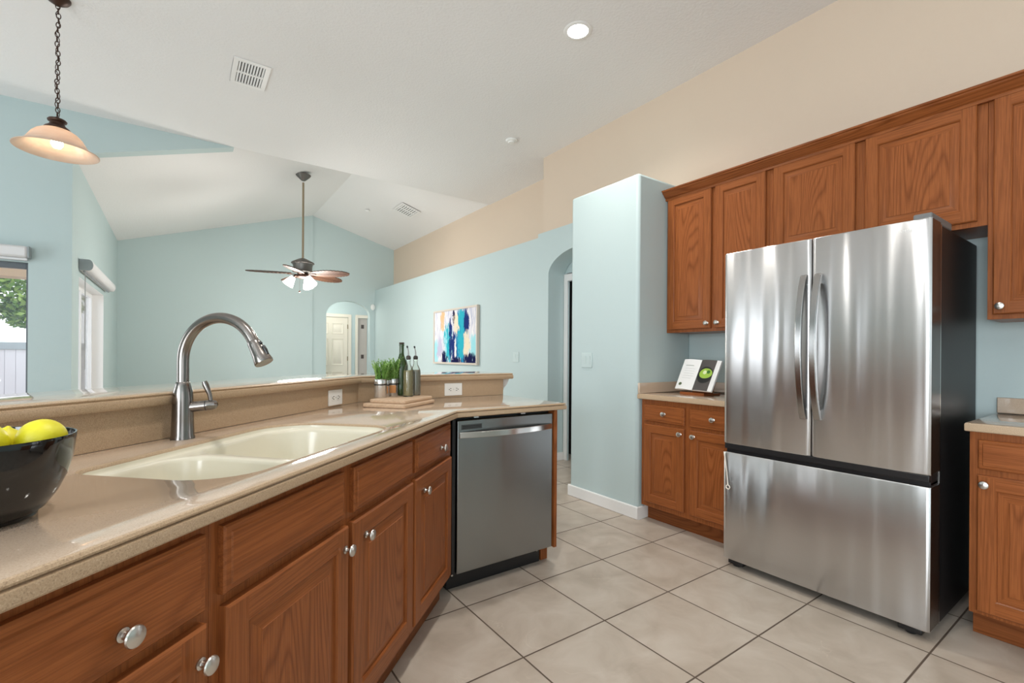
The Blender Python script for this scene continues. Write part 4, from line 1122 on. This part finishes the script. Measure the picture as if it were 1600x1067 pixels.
fo = bpy.data.objects.new('fan_lights', fl); COL.objects.link(fo); fo.location = (fxc, fyc, 1.95)

# ------------------------------------------------------------------ ceiling fixtures
M['downlight'] = emit('lit lens', (1.0, 0.97, 0.92), 9)
def downlight(label, x, y, watts):
    t = thing('recessed_light', label, 'light', (x, y, ZC), 0, 'recessed downlights')
    build('trim_ring', MB().lathe([(0.070, -0.001), (0.072, -0.006), (0.090, -0.007), (0.098, -0.003), (0.099, -0.0005)], seg=40), 'white', t)
    build('lens', MB().lathe([(0.0001, -0.007), (0.04, -0.006), (0.0695, -0.002)], seg=32), 'downlight', t)
    l = bpy.data.lights.new('recessed_bulb', 'SPOT'); l.energy = watts; l.spot_size = radians(140); l.spot_blend = 0.9; l.shadow_soft_size = 0.08; l.color = (1.0, 0.95, 0.88)
    lo = bpy.data.objects.new('recessed_bulb', l); COL.objects.link(lo); lo.location = (x, y, ZC - 0.03)
downlight('glowing round recessed downlight in the kitchen ceiling', 2.243, 2.412, 60)
downlight('added fill downlight above the refrigerator aisle, out of view', 2.243, 0.45, 8)  # unseen fixture added to brighten the kitchen
downlight('added fill downlight above the island sink, out of view', 0.55, 0.95, 60)  # second unseen fixture, added for its light


def vent(label, loc, rot, wx, wy, rows, n):
    t = thing('ceiling_vent', label, 'vent', loc, 0, 'ceiling vents'); t.rotation_euler = rot
    fr_ = 0.035
    mb = MB().box(-wx / 2, wx / 2, -wy / 2, -wy / 2 + fr_, -0.008, -0.0005).box(-wx / 2, wx / 2, wy / 2 - fr_, wy / 2, -0.008, -0.0005)
    mb.box(-wx / 2, -wx / 2 + fr_, -wy / 2 + fr_, wy / 2 - fr_, -0.008, -0.0005).box(wx / 2 - fr_, wx / 2, -wy / 2 + fr_, wy / 2 - fr_, -0.008, -0.0005)
    for r in range(1, rows):
        yy = -wy / 2 + fr_ + (wy - 2 * fr_) * r / rows; mb.box(-wx / 2 + fr_, wx / 2 - fr_, yy - 0.012, yy + 0.012, -0.008, -0.0005)
    build('vent_frame', mb, 'white', t, 0.002)
    build('vent_cavity', MB().box(-wx / 2 + fr_, wx / 2 - fr_, -wy / 2 + fr_, wy / 2 - fr_, -0.0012, -0.0006), simple('dark duct', (0.03, 0.03, 0.03), 0.8), t)
    for k in range(n):
        xx = -wx / 2 + fr_ + (wx - 2 * fr_) * (k + 0.5) / n; hw = (wx - 2 * fr_) / n * 0.30
        for r in range(rows):
            ya = -wy / 2 + fr_ + (wy - 2 * fr_) * r / rows + (0.012 if r else 0); yb = -wy / 2 + fr_ + (wy - 2 * fr_) * (r + 1) / rows - (0.012 if r < rows - 1 else 0)
            s_ = MB().add([(xx - hw, ya, -0.0020), (xx + hw, ya, -0.0075), (xx + hw, yb, -0.0075), (xx - hw, yb, -0.0020), (xx - hw, ya, -0.0012), (xx + hw, ya, -0.0067), (xx + hw, yb, -0.0067), (xx - hw, yb, -0.0012)], [(0, 1, 2, 3), (7, 6, 5, 4), (0, 4, 5, 1), (1, 5, 6, 2), (2, 6, 7, 3), (3, 7, 4, 0)])
            build('slat', s_, 'white', t)
    return t


vent('white louvred vent in the level kitchen ceiling near the pendant lamp', (0.449, 4.33, ZC), (0, 0, 0), 0.255, 0.40, 2, 9)
sl = math.atan2(zr0 - ze, XB - xr_)
vy, vx = 7.55, 3.12; vz = ze + (XB - vx) * (zr1 - ze) / (XB - xr_)
V2 = vent('small white vent in the vaulted ceiling right of the fan', (vx, vy, vz + 0.0), (0, sl, 0), 0.34, 0.42, 2, 7)
o = build('smoke_detector', MB().lathe([(0.0001, -0.034), (0.03, -0.033), (0.034, -0.030), (0.036, -0.022), (0.056, -0.018), (0.062, -0.010), (0.062, -0.0005)], (2.823, 4.035, ZC), 32), 'plate'); tag(o, 'round white smoke detector in the level ceiling', 'smoke detector')
hx, hy = 2.70, 8.3; hz = ze + (XB - hx) * (zr1 - ze) / (XB - xr_) - 0.004
o = build('ceiling_fitting', MB().lathe([(0.0001, -0.022), (0.025, -0.020), (0.04, -0.010), (0.042, -0.002)], (hx, hy, hz), 20), 'white'); tag(o, 'tiny white round fitting on the vaulted ceiling left of the small vent', 'sensor')  # plain disc for an unidentified small ceiling fitting
o = build('wall_sensor', MB().lathe([(0.0001, -0.03), (0.03, -0.028), (0.044, -0.018), (0.048, -0.004), (0.048, -0.0005)], (0, 0, 0), 24, 'y'), 'plate'); o.location = (3.325, YF2, 2.195); o.scale = (1, 1, 1.35); tag(o, 'oval white sensor on the far wall right of the arched opening', 'sensor')


def switch(label, loc, wd, n, mat):
    t = thing('light_switch', label, 'switch', loc, RW, 'light switches')
    build('cover_plate', MB().box(-wd / 2, wd / 2, -0.006, -0.0005, -0.0605, 0.0605), mat, t, 0.0025)
    for k in range(n):
        x = (k - (n - 1) / 2) * 0.046
        r = build('rocker', MB().add([(x - 0.0165, -0.0065, -0.033), (x + 0.0165, -0.0065, -0.033), (x + 0.0165, -0.0095, 0.033), (x - 0.0165, -0.0095, 0.033), (x - 0.0165, -0.0062, -0.033), (x + 0.0165, -0.0062, -0.033), (x + 0.0165, -0.0062, 0.033), (x - 0.0165, -0.0062, 0.033)], [(0, 1, 2, 3), (7, 6, 5, 4), (0, 4, 5, 1), (1, 5, 6, 2), (2, 6, 7, 3), (3, 7, 4, 0)]), mat, t, 0.001)


switch('pale two-rocker light switch on the side of the blue partition', (2.742, 2.812, 1.160), 0.118, 2, 'bluewhite')
switch('pale light switch on the long blue wall right of the painting', (RX, 4.688, 1.175), 0.118, 2, 'bluewhite')

# ------------------------------------------------------------------ painting
t = thing('painting', 'framed abstract painting in blue, teal and white on the long blue wall', 'painting', (RX, 6.235, 1.475), RW)
w_, h_ = 1.36, 0.835
mb = MB()
for x0, x1, z0, z1 in ((-w_ / 2, w_ / 2, h_ / 2 - 0.028, h_ / 2), (-w_ / 2, w_ / 2, -h_ / 2, -h_ / 2 + 0.028), (-w_ / 2, -w_ / 2 + 0.028, -h_ / 2 + 0.028, h_ / 2 - 0.028), (w_ / 2 - 0.028, w_ / 2, -h_ / 2 + 0.028, h_ / 2 - 0.028)):
    mb.box(x0, x1, -0.045, -0.001, z0, z1)
build('frame', mb, simple('champagne wood frame', (0.60, 0.53, 0.46), 0.45), t, 0.003)
m, nt, b = newmat('abstract canvas')
tc_ = N(nt, 'ShaderNodeTexCoord'); mp = N(nt, 'ShaderNodeMapping'); nt.links.new(tc_.outputs['Object'], mp.inputs[0])
mp.inputs['Scale'].default_value = (1 / w_, 1, 1 / h_); mp.inputs['Location'].default_value = (0.5, 0, 0.5)
sx_ = N(nt, 'ShaderNodeSeparateXYZ'); nt.links.new(mp.outputs[0], sx_.inputs[0]); U, V = sx_.outputs[0], sx_.outputs[2]
mpn = N(nt, 'ShaderNodeMapping'); mpn.inputs['Scale'].default_value = (9, 1, 1.6); nt.links.new(mp.outputs[0], mpn.inputs[0])
n1 = noise(nt, mpn.outputs[0], 1.3, 5, 0.65, 0.4)
mpn2 = N(nt, 'ShaderNodeMapping'); mpn2.inputs['Scale'].default_value = (16, 1, 3); mpn2.inputs['Location'].default_value = (3, 5, 1); nt.links.new(mp.outputs[0], mpn2.inputs[0])
n2 = noise(nt, mpn2.outputs[0], 1.3, 5, 0.7, 0.3)
mpn3 = N(nt, 'ShaderNodeMapping'); mpn3.inputs['Scale'].default_value = (12, 1, 2); mpn3.inputs['Location'].default_value = (8, 2, 6); nt.links.new(mp.outputs[0], mpn3.inputs[0])
n3 = noise(nt, mpn3.outputs[0], 1.3, 5, 0.7, 0.3)
def vn(sx_c, sz_c, off, det=5):
    q = N(nt, 'ShaderNodeMapping'); q.inputs['Scale'].default_value = (sx_c, 1, sz_c); q.inputs['Location'].default_value = off; nt.links.new(mp.outputs[0], q.inputs[0])
    return noise(nt, q.outputs[0], 1.0, det, 0.68, 0.5)
UW = math_(nt, 'ADD', U, math_(nt, 'MULTIPLY', math_(nt, 'SUBTRACT', vn(7, 5, (1, 4, 9), 4), 0.5), 0.10))
def stroke(c0, hw, v0, v1, off, rag=1.0):
    """a ragged upright brush stroke between heights v0 and v1"""
    du = math_(nt, 'DIVIDE', math_(nt, 'ABSOLUTE', math_(nt, 'SUBTRACT', UW, c0)), hw)
    vm_, vh = (v0 + v1) / 2, (v1 - v0) / 2
    dv = math_(nt, 'POWER', math_(nt, 'DIVIDE', math_(nt, 'ABSOLUTE', math_(nt, 'SUBTRACT', V, vm_)), vh), 3.0)
    g = math_(nt, 'SUBTRACT', 1.0, math_(nt, 'ADD', math_(nt, 'MULTIPLY', du, du), dv))
    n_ = vn(46, 5.0, off, 6)
    g = math_(nt, 'ADD', g, math_(nt, 'MULTIPLY', math_(nt, 'SUBTRACT', n_, 0.46), 7.0 * rag))
    r = N(nt, 'ShaderNodeMapRange'); r.inputs[1].default_value = 0.15; r.inputs[2].default_value = 0.45; nt.links.new(g, r.inputs[0]); return r.outputs[0]
c = mixc(nt, ramp(nt, vn(26, 3.0, (4, 4, 4), 6), [(0.35, (0, 0, 0)), (0.62, (1, 1, 1))]), (0.44, 0.46, 0.60), (0.86, 0.83, 0.81))
WHITE, CREAM, TAN = (0.84, 0.82, 0.80), (0.76, 0.66, 0.50), (0.70, 0.46, 0.26)
AQUA, TEAL, BLUE, NAVY, INK = (0.32, 0.66, 0.72), (0.03, 0.40, 0.50), (0.02, 0.22, 0.42), (0.012, 0.03, 0.15), (0.008, 0.010, 0.06)
for args, col in (((0.06, 0.06, 0.0, 0.45, (1, 2, 3)), AQUA), ((0.22, 0.05, 0.62, 1.0, (4, 2, 7)), TAN), ((0.15, 0.06, 0.1, 0.5, (14, 2, 17)), (0.50, 0.48, 0.62)),
                  ((0.36, 0.10, 0.02, 0.72, (5, 1, 1)), TEAL), ((0.42, 0.03, 0.1, 0.8, (2, 8, 1)), NAVY), ((0.31, 0.03, 0.05, 0.6, (7, 8, 1)), AQUA),
                  ((0.52, 0.08, 0.0, 0.55, (9, 2, 2)), NAVY), ((0.67, 0.13, 0.0, 1.0, (3, 3, 3), 0.7), BLUE), ((0.66, 0.07, 0.1, 1.0, (8, 3, 5)), TEAL),
                  ((0.77, 0.05, 0.55, 1.0, (6, 6, 6)), NAVY), ((0.50, 0.03, 0.72, 1.0, (11, 1, 2)), INK), ((0.545, 0.05, 0.52, 0.92, (12, 5, 2)), CREAM), ((0.53, 0.018, 0.10, 0.48, (13, 5, 2)), WHITE),
                  ((0.78, 0.06, 0.08, 0.58, (2, 5, 12)), CREAM), ((0.92, 0.07, 0.05, 0.5, (2, 15, 12)), AQUA), ((0.85, 0.15, -0.15, 0.20, (2, 5, 22), 0.7), INK),
                  ((0.27, 0.07, -0.1, 0.24, (22, 5, 2), 0.7), INK), ((0.55, 0.12, -0.15, 0.14, (22, 15, 2), 0.7), INK)):
    c = mixc(nt, stroke(*args), c, col)
nt.links.new(c, b.inputs['Base Color']); b.inputs['Roughness'].default_value = 0.85; b.inputs['Specular IOR Level'].default_value = 0.1; M['canvas'] = m
build('canvas', MB().box(-w_ / 2 + 0.0285, w_ / 2 - 0.0285, -0.034, -0.004, -h_ / 2 + 0.0285, h_ / 2 - 0.0285), 'canvas', t)

# ------------------------------------------------------------------ doors seen through the far arch
t = thing('door_1', 'x', 'door', (2.35, HY, 0)); del t['label']; del t['category']; t['kind'] = 'structure'
mb = MB().box(-0.07, 0.0, -0.018, -0.0005, 0, 2.11).box(0.80, 0.87, -0.018, -0.0005, 0, 2.11).box(0.0, 0.80, -0.018, -0.0005, 2.04, 2.11)
build('casing', mb, 'creamdoor', t, 0.003)
mb = MB().box(0.004, 0.796, 0.006, 0.04, 0.006, 2.036)
lf = build('door_leaf', mb, 'creamdoor', t, 0.002)
for px0, px1 in ((0.11, 0.36), (0.44, 0.69)):
    for z0, z1 in ((0.22, 0.80), (0.95, 1.55), (1.66, 1.90)):
        mb = MB(); R = [(0, 0.0058), (0.003, -0.004), (0.018, 0.0050), (0.040, 0.0050), (0.055, -0.003)]
        L_ = [[(px0 + i, y, z0 + i), (px1 - i, y, z0 + i), (px1 - i, y, z1 - i), (px0 + i, y, z1 - i)] for i, y in R]
        for A, B in zip(L_[:-1], L_[1:]):
            for k in range(4): mb.add([A[k], A[(k + 1) % 4], B[(k + 1) % 4], B[k]], [(0, 1, 2, 3)])
        mb.add(L_[-1], [(0, 1, 2, 3)]); build('door_panel', mb, 'creamdoor', lf)
for z in (0.25, 1.05, 1.78): build('hinge', MB().box(0.782, 0.80, -0.004, 0.005, z, z + 0.10), simple('brass hinge', (0.30, 0.24, 0.15), 0.35, 0.8), t)
build('door_knob', MB().lathe([(0.02, 0.0), (0.012, -0.02), (0.024, -0.04), (0.02, -0.055), (0.0001, -0.06)], (0.075, 0.005, 0.98), 18, 'y'), 'nickel', lf)
t = thing('door_2', 'x', 'door', (3.37, HY, 0)); del t['label']; del t['category']; t['kind'] = 'structure'
build('casing', MB().box(-0.06, 0.0, -0.018, -0.0005, 0, 2.11).box(0.25, 0.32, -0.018, -0.0005, 0, 2.11).box(0.0, 0.25, -0.018, -0.0005, 2.04, 2.11), 'creamdoor', t, 0.003)
build('door_leaf', MB().box(0.002, 0.21, 0.03, 0.07, 0.006, 2.03), simple('brownish grey door edge', (0.50, 0.46, 0.42), 0.5), t, 0.002)  # leaf edge in an even brownish grey
for z in (1.10, 1.80): build('hinge', MB().box(0.085, 0.15, 0.022, 0.0295, z, z + 0.09), simple('dark hinge', (0.12, 0.10, 0.09), 0.4, 0.6), t)
struct('wall_passage', MB().box(3.3, 3.9, HY + 0.4, HY + 0.45, 0, 2.5), 'beige')
hl = bpy.data.lights.new('hallway_fill', 'POINT'); hl.energy = 14; hl.color = (1.0, 0.95, 0.88); hl.shadow_soft_size = 0.12  # unseen point light added to brighten the hallway
ho = bpy.data.objects.new('hallway_fill', hl); COL.objects.link(ho); ho.location = (2.3, 10.3, 2.35)
# lit sconce in the dim room behind the arched wall
t = thing('wall_sconce', 'glowing sconce glimpsed through the arched opening beside the partition', 'lamp', (6.072, 6.80, 2.037), 0)
build('back_plate', MB().box(-0.30, 0.30, -0.02, -0.0005, 0.10, 0.22), 'nickel', t, 0.004)
M['globe'] = emit('lit globe', (1, 0.95, 0.85), 5)
for k in range(3):
    x = -0.20 + 0.20 * k
    ar = build('lamp_arm', MB().tube([(x, -0.02, 0.16), (x, -0.08, 0.18), (x, -0.10, 0.13)], 0.010, 10), 'bronze', t)
    build('lamp_shade', MB().lathe([(0.025, 0.12), (0.05, 0.08), (0.062, 0.02), (0.06, -0.03), (0.035, -0.06), (0.0001, -0.065)], (x, -0.10, 0), 20), 'globe', ar)

# ------------------------------------------------------------------ outdoors
M['grass'] = simple('lawn', (0.12, 0.20, 0.05), 0.9)
M['stucco'] = paint('tan stucco', (0.55, 0.36, 0.24), 60, 0.3)
struct('ground', MB().box(-40, -3.92, -20, 40, -0.3, -0.13).box(-3.92, -1.0, YK + 0.14, 40, -0.3, -0.13), simple('pale patio and lawn', (0.42, 0.42, 0.38), 0.9))
struct('trim_1', MB().box(-8.0, -1.32, 8.0, 8.3, 2.10, 2.6), 'stucco')
fe = thing('fence', 'white vinyl privacy fence outside the sliding door', 'fence', (0, 13.0, -0.13))
build('top_rail', MB().box(-14, -1.1, -0.05, 0.05, 1.38, 1.52), simple('blue grey rail', (0.36, 0.40, 0.44), 0.5), fe, 0.006)
mb = MB()
for k in range(86): mb.box(-14 + 0.15 * k, -14 + 0.15 * k + 0.145, -0.02, 0.02, 0.04, 1.38)
build('fence_boards', mb, simple('pale lilac vinyl', (0.70, 0.68, 0.74), 0.5), fe)
tr_ = thing('tree', 'leafy green tree seen through the sliding door at the left edge', 'tree', (-4.2, 17.5, -0.13))
mb = MB().tube([(0, 0, 0), (0.1, 0, 1.2), (0.0, 0.1, 2.4), (0.3, 0, 3.6)], [0.16, 0.13, 0.10, 0.05], 10)
for k in range(9):
    a = k * 2.4; mb.tube([(0, 0.05, 2.0 + 0.15 * k), (0.6 * cos(a), 0.6 * sin(a), 2.6 + 0.15 * k), (1.3 * cos(a), 1.3 * sin(a), 3.0 + 0.12 * k)], [0.05, 0.035, 0.012], 6)
build('trunk', mb, simple('bark', (0.09, 0.065, 0.05), 0.9), tr_)
rd = random.Random(5); mb = MB()
for k in range(9000):
    th = rd.random() * 2 * pi; ph = math.acos(rd.uniform(-1, 1)); rr = 1.0 * rd.random() ** 0.4
    cl_ = rd.choice([(0, 0, 3.6, 1.5), (-1.1, 0.2, 3.2, 1.1), (1.2, -0.2, 3.1, 1.2), (0.3, 0.3, 4.6, 1.1), (-0.4, -0.6, 2.7, 0.8), (0.9, 0.1, 2.4, 0.6)])
    p = Vector((cl_[0] + cl_[3] * rr * sin(ph) * cos(th), cl_[1] + cl_[3] * rr * sin(ph) * sin(th), cl_[2] + 0.75 * cl_[3] * rr * cos(ph)))
    d_ = Vector((rd.gauss(0, 1), rd.gauss(0, 1), rd.gauss(0, 0.6))).normalized(); e_ = d_.cross(Vector((rd.gauss(0, 1), rd.gauss(0, 1), rd.gauss(0, 1)))).normalized(); L_ = 0.05 + 0.05 * rd.random()
    mb.add([p - d_ * L_, p + e_ * L_ * 0.5, p + d_ * L_, p - e_ * L_ * 0.5], [(0, 1, 2, 3)], 0 if rd.random() < 0.6 else 1)
build('foliage', mb, [simple('leaf green', (0.10, 0.20, 0.03), 0.6), simple('leaf light green', (0.26, 0.38, 0.08), 0.6)], tr_, smooth=False)
